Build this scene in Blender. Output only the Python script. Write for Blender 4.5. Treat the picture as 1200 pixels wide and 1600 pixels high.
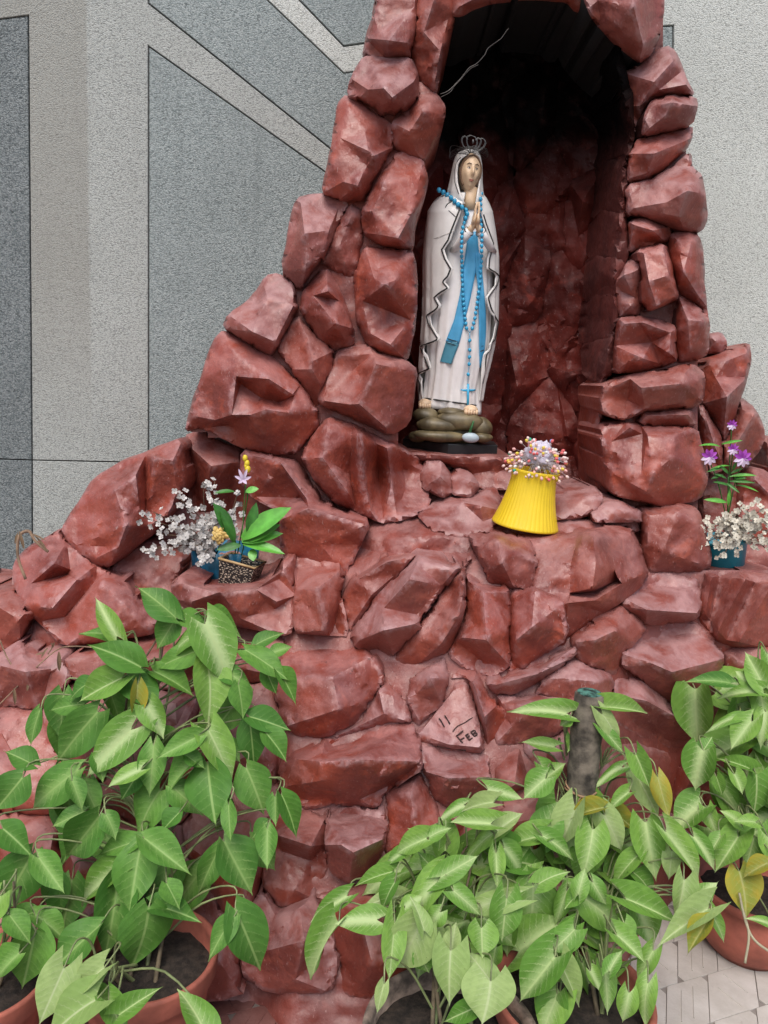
import bpy, bmesh, math, random
import numpy as np
from mathutils import Vector, Matrix, noise
from mathutils.geometry import delaunay_2d_cdt

for o in list(bpy.data.objects):
    bpy.data.objects.remove(o, do_unlink=True)
scene = bpy.context.scene
COL = scene.collection
R = math.radians

# ------------------------------------------------------------------ camera
CAM_H, PITCH, ROLL, FPX = 1.35, 10.1, 3.14, 1200.0      # metres, degrees, degrees, focal length for a 1200x1600 picture
CAM_P = Vector((0, 0, CAM_H))
CAM_R = Matrix.Rotation(R(90 - PITCH), 3, 'X') @ Matrix.Rotation(R(ROLL), 3, 'Z')
cam = bpy.data.cameras.new('camera')
cam.lens = 36 * FPX / 1600
cam.sensor_width = 36
cam.sensor_fit = 'AUTO'
cam.clip_start = 0.02
cam.clip_end = 500
cam_o = bpy.data.objects.new('camera', cam)
COL.objects.link(cam_o)
cam_o.matrix_world = Matrix.Translation(CAM_P) @ CAM_R.to_4x4()
scene.camera = cam_o

# ------------------------------------------------------------------ sky, sun, exposure
SUN_EL, SUN_AZ = 60, 192          # high, behind the photographer's left shoulder (azimuth clockwise from +Y)
world = bpy.data.worlds.new('World')
scene.world = world
world.use_nodes = True
wn = world.node_tree
bg = wn.nodes['Background']
sky = wn.nodes.new('ShaderNodeTexSky')
sky.sky_type = 'NISHITA'
sky.sun_disc = False
sky.sun_elevation = R(SUN_EL)
sky.sun_rotation = R(SUN_AZ)
sky.air_density = 1.0
sky.dust_density = 4.0
sky.ozone_density = 1.0
wn.links.new(sky.outputs[0], bg.inputs['Color'])
bg.inputs['Strength'].default_value = 0.125
sun = bpy.data.lights.new('sun', 'SUN')
sun.energy = 1.5
sun.angle = R(38)
sun.color = (1.0, 0.98, 0.95)
sun_o = bpy.data.objects.new('sun', sun)
COL.objects.link(sun_o)
az, el = R(SUN_AZ), R(SUN_EL)
sdir = Vector((math.sin(az) * math.cos(el), math.cos(az) * math.cos(el), math.sin(el)))
sun_o.rotation_euler = sdir.to_track_quat('Z', 'Y').to_euler()
sun_o.location = sdir * 20
scene.view_settings.view_transform = 'Standard'
scene.view_settings.look = 'None'
scene.view_settings.gamma = 1
scene.view_settings.exposure = 0.45
scene.render.engine = 'CYCLES'
scene.cycles.max_bounces = 6
scene.cycles.diffuse_bounces = 3
scene.cycles.glossy_bounces = 2
scene.cycles.caustics_reflective = False
scene.cycles.caustics_refractive = False
scene.render.resolution_x, scene.render.resolution_y = 768, 1024

# ------------------------------------------------------------------ helpers
def ray(x, y):
    return CAM_R @ Vector(((x - 600) / FPX, (800 - y) / FPX, -1))
def at(x, y, Y):
    """point of the place seen at picture position x,y that stands Y metres in front of the camera"""
    d = ray(x, y)
    return CAM_P + d * (Y / d.y)
def on_floor(x, y, z=0.0):
    d = ray(x, y)
    return CAM_P + d * ((z - CAM_H) / d.z)
def mpp(p):
    """metres per picture pixel at a point"""
    return abs((CAM_R.transposed() @ (Vector(p) - CAM_P)).z) / FPX

def tag(o, label=None, cat=None, group=None, kind=None):
    if label: o['label'] = label
    if cat: o['category'] = cat
    if group: o['group'] = group
    if kind: o['kind'] = kind
    return o
def thing(name, loc, label, cat, group=None):
    o = bpy.data.objects.new(name, None)
    o.empty_display_size = 0.05
    COL.objects.link(o)
    o.location = loc
    tag(o, label, cat, group)
    return o
ROOT = {}
def origin_of(o):
    p = Vector((0, 0, 0))
    while o is not None:
        p = p + o.location
        o = o.parent
    return p
def link_mesh(name, me, parent=None, loc=None):
    o = bpy.data.objects.new(name, me)
    COL.objects.link(o)
    if parent is not None: o.parent = parent
    if loc is not None: o.location = loc
    return o
def place(name, me, M, parent):
    """an object with shared mesh at world matrix M under an unrotated parent"""
    o = bpy.data.objects.new(name, me)
    COL.objects.link(o)
    o.parent = parent
    Ml = Matrix.Translation(-origin_of(parent)) @ M if parent is not None else M
    o.matrix_basis = Ml
    return o

class MB:
    def __init__(s):
        s.v = []; s.f = []; s.uv = None
    def add(s, vs, fs):
        n = len(s.v)
        s.v += [tuple(v) for v in vs]
        s.f += [tuple(i + n for i in f) for f in fs]
        return s
    def tube(s, path, rad, n=8, caps=True, flat=1.0):
        path = [Vector(p) for p in path]
        if not hasattr(rad, '__len__'): rad = [rad] * len(path)
        vs = []; fs = []
        ref = None
        for i, p in enumerate(path):
            t = (path[min(i + 1, len(path) - 1)] - path[max(i - 1, 0)])
            t = t.normalized() if t.length > 1e-9 else Vector((0, 0, 1))
            if ref is None:
                ref = Vector((0, 1, 0)) if abs(t.y) < 0.8 else Vector((1, 0, 0))
            a = t.cross(ref)
            if a.length < 1e-6: a = t.orthogonal()
            a.normalize(); b = a.cross(t).normalized()
            ref = b
            for k in range(n):
                q = 2 * math.pi * k / n
                vs.append(p + a * (math.cos(q) * rad[i]) + b * (math.sin(q) * rad[i] * flat))
        for i in range(len(path) - 1):
            for k in range(n):
                fs.append((i * n + k, i * n + (k + 1) % n, (i + 1) * n + (k + 1) % n, (i + 1) * n + k))
        if caps:
            fs.append(tuple(range(n - 1, -1, -1)))
            m = (len(path) - 1) * n
            fs.append(tuple(range(m, m + n)))
        return s.add(vs, fs)
    def lathe(s, prof, c=(0, 0, 0), n=40, ripple=None, M=None):
        vs = []; fs = []
        c = Vector(c)
        for i, (r, z) in enumerate(prof):
            for k in range(n):
                q = 2 * math.pi * k / n
                rr = r * (1 + (ripple(q, i) if ripple else 0))
                p = Vector((math.cos(q) * rr, math.sin(q) * rr, z))
                if M is not None: p = M @ p
                vs.append(c + p)
        for i in range(len(prof) - 1):
            for k in range(n):
                fs.append((i * n + k, i * n + (k + 1) % n, (i + 1) * n + (k + 1) % n, (i + 1) * n + k))
        return s.add(vs, fs)
    def ball(s, c, r, nu=10, nv=7, M=None):
        c = Vector(c)
        if not hasattr(r, '__len__'): r = (r, r, r)
        vs = [Vector((0, 0, -r[2]))]
        for j in range(1, nv):
            t = -math.pi / 2 + math.pi * j / nv
            for k in range(nu):
                q = 2 * math.pi * k / nu
                vs.append(Vector((math.cos(q) * math.cos(t) * r[0], math.sin(q) * math.cos(t) * r[1], math.sin(t) * r[2])))
        vs.append(Vector((0, 0, r[2])))
        fs = []
        for k in range(nu):
            fs.append((0, 1 + (k + 1) % nu, 1 + k))
        for j in range(nv - 2):
            for k in range(nu):
                a = 1 + j * nu
                fs.append((a + k, a + (k + 1) % nu, a + nu + (k + 1) % nu, a + nu + k))
        l = len(vs) - 1; a = 1 + (nv - 2) * nu
        for k in range(nu):
            fs.append((a + k, a + (k + 1) % nu, l))
        if M is not None: vs = [M @ v for v in vs]
        return s.add([c + v for v in vs], fs)
    def box(s, lo, hi, M=None):
        x0, y0, z0 = lo; x1, y1, z1 = hi
        vs = [Vector(p) for p in ((x0, y0, z0), (x1, y0, z0), (x1, y1, z0), (x0, y1, z0), (x0, y0, z1), (x1, y0, z1), (x1, y1, z1), (x0, y1, z1))]
        if M is not None: vs = [M @ v for v in vs]
        return s.add(vs, [(0, 3, 2, 1), (4, 5, 6, 7), (0, 1, 5, 4), (1, 2, 6, 5), (2, 3, 7, 6), (3, 0, 4, 7)])
    def mesh(s, name, mat, org=(0, 0, 0), smooth=True):
        me = bpy.data.meshes.new(name)
        ox, oy, oz = org
        me.from_pydata([(x - ox, y - oy, z - oz) for x, y, z in s.v], [], s.f)
        me.materials.append(mat)
        if smooth: me.polygons.foreach_set('use_smooth', [True] * len(me.polygons))
        me.update()
        return me
    def build(s, name, mat, parent=None, smooth=True):
        org = origin_of(parent) if parent is not None else Vector((0, 0, 0))
        return link_mesh(name, s.mesh(name, mat, org, smooth), parent)
    def build_free(s, name, mat, loc, smooth=True):
        """top-level single mesh whose origin is loc"""
        return link_mesh(name, s.mesh(name, mat, loc, smooth), None, loc)

def bez(pts, n=12):
    """smooth Catmull-Rom curve through points"""
    P = [Vector(p) for p in pts]
    if len(P) == 2: return [P[0].lerp(P[1], i / n) for i in range(n + 1)]
    P = [P[0] * 2 - P[1]] + P + [P[-1] * 2 - P[-2]]
    out = []
    for i in range(1, len(P) - 2):
        a, b, c, d = P[i - 1:i + 3]
        for k in range(n):
            t = k / n
            out.append(0.5 * ((2 * b) + (c - a) * t + (2 * a - 5 * b + 4 * c - d) * t * t + (3 * b - a - 3 * c + d) * t ** 3))
    out.append(P[-2])
    return out

# ------------------------------------------------------------------ materials
def mat_new(name):
    m = bpy.data.materials.new(name)
    m.use_nodes = True
    return m, m.node_tree.nodes, m.node_tree.links, m.node_tree.nodes['Principled BSDF']
def mix_rgb(nt, fac, a, b, blend='MIX'):
    n = nt.nodes.new('ShaderNodeMix'); n.data_type = 'RGBA'; n.blend_type = blend
    for sock, val in ((n.inputs[0], fac), (n.inputs[6], a), (n.inputs[7], b)):
        if isinstance(val, (int, float)): sock.default_value = val
        elif isinstance(val, tuple): sock.default_value = (*val[:3], 1)
        else: nt.links.new(val, sock)
    return n.outputs[2]
def math_n(nt, op, a, b=None, clamp=False):
    n = nt.nodes.new('ShaderNodeMath'); n.operation = op; n.use_clamp = clamp
    for sock, val in ((n.inputs[0], a), (n.inputs[1], b)):
        if val is None: continue
        if isinstance(val, (int, float)): sock.default_value = val
        else: nt.links.new(val, sock)
    return n.outputs[0]
def ramp(nt, fac, lo, hi, vlo=0.0, vhi=1.0, smooth=True):
    n = nt.nodes.new('ShaderNodeMapRange')
    n.interpolation_type = 'SMOOTHSTEP' if smooth else 'LINEAR'
    nt.links.new(fac, n.inputs[0])
    n.inputs[1].default_value = lo; n.inputs[2].default_value = hi
    n.inputs[3].default_value = vlo; n.inputs[4].default_value = vhi
    return n.outputs[0]
def nz(nt, vec, scale, detail=3, rough=0.55, dist=0.0):
    n = nt.nodes.new('ShaderNodeTexNoise')
    n.inputs['Scale'].default_value = scale; n.inputs['Detail'].default_value = detail
    n.inputs['Roughness'].default_value = rough; n.inputs['Distortion'].default_value = dist
    if vec is not None: nt.links.new(vec, n.inputs['Vector'])
    return n.outputs['Fac']
def vor(nt, vec, scale, feature='F1'):
    n = nt.nodes.new('ShaderNodeTexVoronoi'); n.feature = feature
    n.inputs['Scale'].default_value = scale
    if vec is not None: nt.links.new(vec, n.inputs['Vector'])
    return n
def coords(nt, kind='Object', scale=(1, 1, 1), rot=(0, 0, 0), loc=(0, 0, 0)):
    t = nt.nodes.new('ShaderNodeTexCoord'); m = nt.nodes.new('ShaderNodeMapping')
    nt.links.new(t.outputs[kind], m.inputs[0])
    m.inputs['Scale'].default_value = scale; m.inputs['Rotation'].default_value = rot; m.inputs['Location'].default_value = loc
    return m.outputs[0]
def bump(nt, height, strength, dist, normal=None):
    n = nt.nodes.new('ShaderNodeBump')
    n.inputs['Strength'].default_value = strength; n.inputs['Distance'].default_value = dist
    nt.links.new(height, n.inputs['Height'])
    if normal is not None: nt.links.new(normal, n.inputs['Normal'])
    return n.outputs[0]
def simple(name, col, rough=0.6, var=0.12, vscale=25, bumpd=0.0, bscale=120, metallic=0.0, coat=0.0, trans=0.0):
    m, N, L, b = mat_new(name)
    nt = m.node_tree
    v = coords(nt)
    f = nz(nt, v, vscale, 4)
    dark = tuple(c * (1 - var * 1.6) for c in col); lite = tuple(min(1, c * (1 + var)) for c in col)
    L.new(mix_rgb(nt, ramp(nt, f, 0.3, 0.7), dark, lite), b.inputs['Base Color'])
    b.inputs['Roughness'].default_value = rough
    b.inputs['Metallic'].default_value = metallic
    b.inputs['Coat Weight'].default_value = coat
    if bumpd > 0:
        L.new(bump(nt, nz(nt, v, bscale, 3), 0.6, bumpd), b.inputs['Normal'])
    return m

def rock_paint(name, base, deep, chalk_sheen, chalk_sheen_amt, rough=0.42, soot=None, wear=0.6):
    """gloss enamel brushed over cement: red oxide, faded and chalky in patches, ledges dusty, with sky sheen painted in as a pale tint"""
    m, N, L, b = mat_new(name)
    nt = m.node_tree
    v = coords(nt)
    big = nz(nt, v, 5.0, 3, 0.6, 0.3)
    mid = nz(nt, v, 17.0, 3, 0.6, 0.4)
    fine = nz(nt, v, 70.0, 3, 0.6)
    c = mix_rgb(nt, ramp(nt, big, 0.32, 0.68), deep, base)
    vivid = tuple(min(1, q * k) for q, k in zip(base, (1.28, 1.25, 1.1)))
    c = mix_rgb(nt, ramp(nt, mid, 0.52, 0.74, 0, 0.8), c, vivid)
    # chalky fading; up-facing parts dusty, with sky sheen mixed into the colour
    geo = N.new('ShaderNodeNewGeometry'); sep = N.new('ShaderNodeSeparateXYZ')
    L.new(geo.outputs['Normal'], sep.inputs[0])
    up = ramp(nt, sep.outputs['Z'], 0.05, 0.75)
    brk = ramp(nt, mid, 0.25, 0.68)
    dust_sheen = math_n(nt, 'MULTIPLY', up, brk)
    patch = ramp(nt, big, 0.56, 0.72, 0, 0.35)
    amt = math_n(nt, 'MULTIPLY', math_n(nt, 'ADD', dust_sheen, patch, True), chalk_sheen_amt)
    c = mix_rgb(nt, amt, c, chalk_sheen)
    c = mix_rgb(nt, ramp(nt, fine, 0.6, 0.8, 0, 0.25), c, chalk_sheen)
    # scuffs where the paint has worn through to pale cement, dark specks
    c = mix_rgb(nt, ramp(nt, nz(nt, v, 34, 4, 0.75), 0.69, 0.74, 0, 0.55), c, (0.42, 0.30, 0.28))
    c = mix_rgb(nt, ramp(nt, nz(nt, v, 48, 2, 0.7), 0.30, 0.24, 0, 0.55), c, tuple(q * 0.35 for q in deep))
    # fine scratches left by the brush, their pale glints put into the colour
    scr = nz(nt, coords(nt, scale=(1, 1, .28), rot=(.4, .9, .3)), 230, 2, 0.6)
    c = mix_rgb(nt, ramp(nt, scr, 0.66, 0.72, 0, 0.5), c, (0.47, 0.30, 0.28))
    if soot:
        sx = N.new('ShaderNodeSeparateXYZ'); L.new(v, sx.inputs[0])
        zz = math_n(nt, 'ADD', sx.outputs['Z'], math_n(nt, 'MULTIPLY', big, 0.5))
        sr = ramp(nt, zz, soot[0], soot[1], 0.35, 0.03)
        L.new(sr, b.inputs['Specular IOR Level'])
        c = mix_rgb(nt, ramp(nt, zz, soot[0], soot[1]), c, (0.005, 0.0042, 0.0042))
    geo2 = geo.outputs['Pointiness']
    worn = math_n(nt, 'MULTIPLY', ramp(nt, geo2, 0.515, 0.58), ramp(nt, fine, 0.30, 0.60))
    c = mix_rgb(nt, math_n(nt, 'MULTIPLY', worn, wear), c, chalk_sheen)
    L.new(c, b.inputs['Base Color'])
    if not soot:
        b.inputs['Coat Weight'].default_value = 0.28
        L.new(ramp(nt, fine, 0.3, 0.7, 0.34, 0.5), b.inputs['Coat Roughness'])
    rg = math_n(nt, 'ADD', ramp(nt, mid, 0.3, 0.7, rough - 0.1, rough + 0.14), ramp(nt, fine, 0.3, 0.7, -0.05, 0.05))
    L.new(rg, b.inputs['Roughness'])
    vs = coords(nt, scale=(1, 1, 0.35), rot=(0.3, 0.5, 0.2))
    brush = nz(nt, vs, 150, 2, 0.6)
    hh = math_n(nt, 'ADD', math_n(nt, 'MULTIPLY', mid, 0.12), math_n(nt, 'ADD', math_n(nt, 'MULTIPLY', fine, 0.36), math_n(nt, 'MULTIPLY', brush, 0.15)))
    L.new(bump(nt, hh, 0.6, 0.011), b.inputs['Normal'])
    return m

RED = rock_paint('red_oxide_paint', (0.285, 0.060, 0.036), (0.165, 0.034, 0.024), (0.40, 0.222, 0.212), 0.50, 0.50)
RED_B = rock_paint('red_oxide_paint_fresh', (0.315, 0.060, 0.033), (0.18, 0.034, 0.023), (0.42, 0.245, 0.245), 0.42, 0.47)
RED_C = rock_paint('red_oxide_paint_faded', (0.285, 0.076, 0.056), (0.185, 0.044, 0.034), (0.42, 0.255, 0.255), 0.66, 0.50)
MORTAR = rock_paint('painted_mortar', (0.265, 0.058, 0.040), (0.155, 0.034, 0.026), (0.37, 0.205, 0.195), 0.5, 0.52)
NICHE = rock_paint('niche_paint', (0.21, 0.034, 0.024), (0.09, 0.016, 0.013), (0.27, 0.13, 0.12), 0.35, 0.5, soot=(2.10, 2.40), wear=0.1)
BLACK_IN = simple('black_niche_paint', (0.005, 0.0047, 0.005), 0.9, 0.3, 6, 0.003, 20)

# ================================================================== SETTING: ground, tiles, wall
def terrazzo(name, lo, hi, rough=0.7):
    m, N, L, b = mat_new(name)
    nt = m.node_tree
    v = coords(nt)
    f = nz(nt, v, 9, 5, 0.65)
    c = mix_rgb(nt, ramp(nt, f, 0.3, 0.7), lo, hi)
    c = mix_rgb(nt, ramp(nt, nz(nt, v, 45, 5, 0.7), 0.62, 0.75, 0, 0.5), c, tuple(q * 0.55 for q in lo))
    c = mix_rgb(nt, ramp(nt, nz(nt, v, 300, 2), 0.55, 0.8, 0, 0.4), c, hi)
    L.new(c, b.inputs['Base Color'])
    b.inputs['Roughness'].default_value = rough
    L.new(bump(nt, nz(nt, v, 180, 3), 0.4, 0.0012), b.inputs['Normal'])
    return m
TILE = terrazzo('cement_tile', (0.42, 0.385, 0.345), (0.55, 0.515, 0.475))
TILE_GROOVE = terrazzo('tile_joint_dirt', (0.11, 0.085, 0.075), (0.17, 0.135, 0.12))
TILE_RED = terrazzo('red_painted_tile', (0.17, 0.06, 0.05), (0.27, 0.13, 0.115))
GROUT = terrazzo('grout', (0.19, 0.165, 0.15), (0.29, 0.26, 0.235))
g = MB(); g.add([(-60, -60, -0.0035), (60, -60, -0.0035), (60, 60, -0.0035), (-60, 60, -0.0035)], [(0, 1, 2, 3)])
tag(g.build('ground', GROUT), kind='structure')

# cement paving blocks: sheared cells, each split into a barred half and a diagonal half
tdir = (on_floor(1165, 1505) - on_floor(1059, 1536)); tdir.z = 0; tdir.normalize()
vdir = Matrix.Rotation(R(48.5), 3, 'Z') @ tdir
torg = on_floor(1059, 1536)
CU, CV, CS = 0.262, 0.150, 0.120
def tile_mesh(mat):
    m = MB()
    def P(u, v): return (tdir * u + vdir * v)
    def slab(poly, g=0.0013):
        c = sum((P(*p) for p in poly), Vector()) / len(poly)
        n = len(poly)
        W = [P(*p) for p in poly]
        ins = []
        for i in range(n):
            a_, b_, c_ = W[i - 1], W[i], W[(i + 1) % n]
            e1 = (b_ - a_).normalized(); e2 = (c_ - b_).normalized()
            m1 = Vector((-e1.y, e1.x, 0)); m2 = Vector((-e2.y, e2.x, 0)); bis = m1 + m2
            ins.append((b_ + bis / max(.25, bis.length_squared) * g, b_ + bis / max(.25, bis.length_squared) * (g + .0012)))
        m.add([(q[0].x, q[0].y, -0.004) for q in ins] + [(q[0].x, q[0].y, -0.001) for q in ins] + [(q[1].x, q[1].y, 0) for q in ins],
              [tuple(range(2 * n, 3 * n))] + [(i, (i + 1) % n, n + (i + 1) % n, n + i) for i in range(n)] + [(n + i, n + (i + 1) % n, 2 * n + (i + 1) % n, 2 * n + i) for i in range(n)])
    def bar(p, q):
        A_, B_ = P(*p), P(*q); d = (B_ - A_).normalized(); n_ = Vector((-d.y, d.x, 0)) * .0016
        vs = [A_ + n_, A_ - n_, B_ - n_, B_ + n_]
        m.add([(v.x, v.y, -.001) for v in vs] + [(v.x * 1, v.y, .0016) for v in [A_ + n_ * .5, A_ - n_ * .5, B_ - n_ * .5, B_ + n_ * .5]], [(4, 5, 6, 7), (0, 1, 5, 4), (1, 2, 6, 5), (2, 3, 7, 6), (3, 0, 4, 7)])
    c_ = .16
    slab([(CS * c_, 0), (CS, 0), (CS, CV * (1 - c_)), (CS * (1 - c_), CV), (0, CV), (0, CV * c_)])
    slab([(CS, 0), (CU, 0), (CU, CV * (1 - c_)), (CU - CS * c_, CV), (CS, CV)])
    for t_ in (.36, .64): bar((CS * t_, CV * .18), (CS * t_, CV * .82))
    for t_ in (-.13, .13): bar((CS + (CU - CS) * (.20 + max(0, t_)), CV * (.78 + t_)), (CS + (CU - CS) * (.80 + min(0, t_)), CV * (.22 + t_)))
    return m.mesh('tile', mat, smooth=False)
tm, tmr = tile_mesh(TILE), tile_mesh(TILE_RED)
ground = bpy.data.objects['ground']
rt = random.Random(5)
for i in range(-14, 10):
    for j in range(-10, 10):
        c = torg + tdir * (i * CU + (j % 2) * .13) + vdir * (j * CV) + tdir * (-(j // 2) * .10)
        if not (-1.2 < c.x < 1.6 and 0.85 < c.y < 2.2): continue
        red = c.x < 0.30
        place('tile', tmr if red else tm, Matrix.Translation((c.x, c.y, rt.uniform(-0.001, 0.001))), ground)

# ---- pebble-dash wall: slabs of two colours with open joints
WY = 2.80
def pebble(name, lo, hi, pit, tint=None, tone_split=None):
    m, N, L, b = mat_new(name)
    nt = m.node_tree
    v = coords(nt, scale=(1, 1, 1.55), rot=(0, R(-28), 0))
    warp = nt.nodes.new('ShaderNodeTexNoise'); warp.inputs['Scale'].default_value = 60
    L.new(v, warp.inputs['Vector'])
    ad = nt.nodes.new('ShaderNodeVectorMath'); ad.operation = 'MULTIPLY_ADD'
    L.new(warp.outputs['Color'], ad.inputs[0]); ad.inputs[1].default_value = (0.008,) * 3; L.new(v, ad.inputs[2])
    V1 = vor(nt, ad.outputs[0], 200)
    rnd = nt.nodes.new('ShaderNodeSeparateColor'); L.new(V1.outputs['Color'], rnd.inputs[0])
    c = mix_rgb(nt, rnd.outputs[0], lo, hi)
    c = mix_rgb(nt, ramp(nt, rnd.outputs[1], 0.88, 0.96, 0, 0.65), c, pit)
    big = nz(nt, coords(nt), 2.2, 5, 0.6)
    c = mix_rgb(nt, ramp(nt, big, 0.35, 0.75, 0, 0.35), c, tuple(q * 0.75 for q in lo))
    gap = ramp(nt, V1.outputs['Distance'], 0.50, 0.80, 0, 0.45)
    c = mix_rgb(nt, gap, c, tuple(q * 0.5 for q in pit))
    strk = nz(nt, coords(nt, scale=(7, 7, .55)), 1.6, 5, .65)
    c = mix_rgb(nt, ramp(nt, strk, .52, .78, 0, .32), c, tuple(q * .62 for q in lo))
    c = mix_rgb(nt, ramp(nt, strk, .42, .22, 0, .18), c, hi)
    if tone_split:        # left part of the pilaster band turns beige, less so lower down
        sx = N.new('ShaderNodeSeparateXYZ'); L.new(coords(nt), sx.inputs[0])
        e = math_n(nt, 'ADD', sx.outputs['X'], math_n(nt, 'MULTIPLY', nz(nt, coords(nt), 14, 4), 0.02))
        st = ramp(nt, e, tone_split[0], tone_split[0] + 0.014)
        low = ramp(nt, sx.outputs['Z'], tone_split[1] - 0.5, tone_split[1] + 0.3)
        beige_amt = math_n(nt, 'MULTIPLY', math_n(nt, 'SUBTRACT', 1.0, st), math_n(nt, 'MULTIPLY', low, 0.5))
        c = mix_rgb(nt, beige_amt, c, (0.27, 0.26, 0.225))
    L.new(c, b.inputs['Base Color'])
    b.inputs['Roughness'].default_value = 0.85
    b.inputs['Specular IOR Level'].default_value = 0.25
    hgt = math_n(nt, 'SUBTRACT', 1.0, V1.outputs['Distance'])
    n1 = bump(nt, hgt, 0.55, 0.004)
    L.new(bump(nt, nz(nt, v, 420, 2), 0.5, 0.0015, n1), b.inputs['Normal'])
    return m
sx_tone = at(140, 300, WY).x
W_LIGHT = pebble('pebbledash_pale', (0.58, 0.60, 0.56), (0.69, 0.715, 0.675), (0.29, 0.30, 0.275))
W_BAND = pebble('pebbledash_band', (0.40, 0.42, 0.395), (0.51, 0.535, 0.51), (0.19, 0.20, 0.19), tone_split=(sx_tone, 1.4))
W_GREY = pebble('pebbledash_grey', (0.25, 0.295, 0.29), (0.44, 0.485, 0.48), (0.10, 0.12, 0.12))
W_DARK = pebble('pebbledash_dark', (0.13, 0.155, 0.16), (0.33, 0.36, 0.36), (0.035, 0.042, 0.045))
JOINT = simple('wall_joint', (0.075, 0.07, 0.065), 0.9, 0.3)
wall = thing('boundary_wall', (0, WY, 0), 'pebble-dashed grey and off-white slab wall with dark joints rising behind the red grotto', 'wall')
bw = MB(); bw.box((-4.5, WY + 0.012, -0.1), (4.5, WY + 0.25, 4.6)); bw.build('backing', JOINT, wall, False)
def panel(poly, mat, proud=0.0, gap=0.0042):
    P = [at(x, y, WY) for x, y in poly]
    pts = [Vector((p.x, p.z)) for p in P]
    n = len(pts)
    area = sum(pts[i].x * pts[(i + 1) % n].y - pts[(i + 1) % n].x * pts[i].y for i in range(n))
    if area < 0: pts.reverse()
    ins = []
    for i in range(n):
        a, b, c = pts[i - 1], pts[i], pts[(i + 1) % n]
        n1 = (b - a).normalized(); n2 = (c - b).normalized()
        m1 = Vector((-n1.y, n1.x)); m2 = Vector((-n2.y, n2.x))
        bis = (m1 + m2); k = max(0.3, bis.length_squared / 2)
        ins.append(b + bis / 2 / (k) * gap)
    res = delaunay_2d_cdt(ins, [(i, (i + 1) % n) for i in range(n)], [], 1, 1e-6)
    v2, tris = res[0], [f for f in res[2]]
    yb, yf, ch = WY + 0.02, WY - proud, 0.003
    m = MB()
    # front face, small arris, side faces
    ins2 = []
    for i in range(n):
        a, b, c = ins[i - 1], ins[i], ins[(i + 1) % n]
        n1 = (b - a).normalized(); n2 = (c - b).normalized()
        bis = Vector((-n1.y, n1.x)) + Vector((-n2.y, n2.x)); k = max(0.3, bis.length_squared / 2)
        ins2.append(b + bis / 2 / k * ch)
    res = delaunay_2d_cdt(ins2, [(i, (i + 1) % n) for i in range(n)], [], 1, 1e-6)
    m.add([(p.x, yf, p.y) for p in res[0]], [tuple(f) for f in res[2]])
    def band(A, ya, B, yb_):
        m.add([(p.x, ya, p.y) for p in A] + [(p.x, yb_, p.y) for p in B], [(i, (i + 1) % n, n + (i + 1) % n, n + i) for i in range(n)])
    band(ins2, yf, ins, yf + ch); band(ins, yf + ch, ins, yb)
    return m.build('slab', mat, wall, False)
panel([(-420, 84), (44, 24), (50, 719), (-420, 704)], W_DARK)
panel([(44, 24), (-420, 84), (-420, -420), (232, -420), (232, 5), (620, 315), (620, 348), (232, 72), (232, 723), (50, 719)], W_BAND)
panel([(232, 72), (620, 348), (620, 729), (232, 723)], W_GREY)
panel([(232, 5), (620, 315), (620, 103), (537, 114), (232, -178)], W_GREY, 0.001)
panel([(232, -178), (537, 114), (620, 103), (620, 60), (537, 72), (232, -246)], W_LIGHT)
panel([(232, -246), (537, 72), (620, 60), (620, -246)], W_GREY, 0.001)
panel([(-420, 704), (50, 719), (53, 1800), (-420, 1800)], W_DARK)
panel([(50, 719), (232, 723), (233, 1800), (53, 1800)], W_BAND)
panel([(232, 723), (620, 729), (620, 1800), (233, 1800)], W_GREY)
panel([(620, 60), (1052, 40), (1052, 1800), (620, 1800)], W_GREY)
panel([(620, -246), (232, -246), (232, -420), (1900, -420), (1900, 1800), (1052, 1800), (1052, 40), (620, 60)], W_LIGHT, 0.001)

# ================================================================== GROTTO
grotto = thing('rock_grotto', (0.1, 1.95, 0), 'tall red-painted cement rock grotto with a dark arched niche against the wall', 'grotto')
def itp(y, tab):
    return float(np.interp(y, [t[0] for t in tab], [t[1] for t in tab]))
def sst(a, b, x):
    t = min(1, max(0, (x - a) / (b - a))); return t * t * (3 - 2 * t)
T_SIDE = [(-150, 2.27), (0, 2.25), (400, 2.20), (700, 2.13), (800, 2.08), (900, 1.98), (1000, 1.86), (1200, 1.68), (1400, 1.53), (1560, 1.43), (1700, 1.35)]
T_MID = [(650, 2.30), (720, 2.27), (760, 2.20), (800, 2.09), (840, 1.97), (900, 1.90), (1000, 1.82), (1200, 1.67), (1400, 1.53), (1560, 1.43), (1700, 1.35)]
T_RIGHT = [(-150, 2.27), (0, 2.25), (600, 2.18), (780, 2.12), (900, 2.04), (1000, 1.98), (1200, 1.94), (1400, 1.92), (1700, 1.9)]
def Bdepth(x, y):
    s, m, r = itp(y, T_SIDE), itp(y, T_MID), itp(y, T_RIGHT)
    wr = sst(900, 1070, x)
    wm = sst(520, 640, x) * (1 - sst(900, 990, x)) * sst(690, 740, y)
    b = s * (1 - wr) + r * wr
    return b * (1 - wm) + m * wm
def Ndepth(x, y):
    q = max(0.0, 1 - ((x - 800) / 215.0) ** 2)
    t = sst(-150, 60, y)
    return 2.32 + 0.36 * math.sqrt(q) * (0.25 + 0.75 * t)

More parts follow.
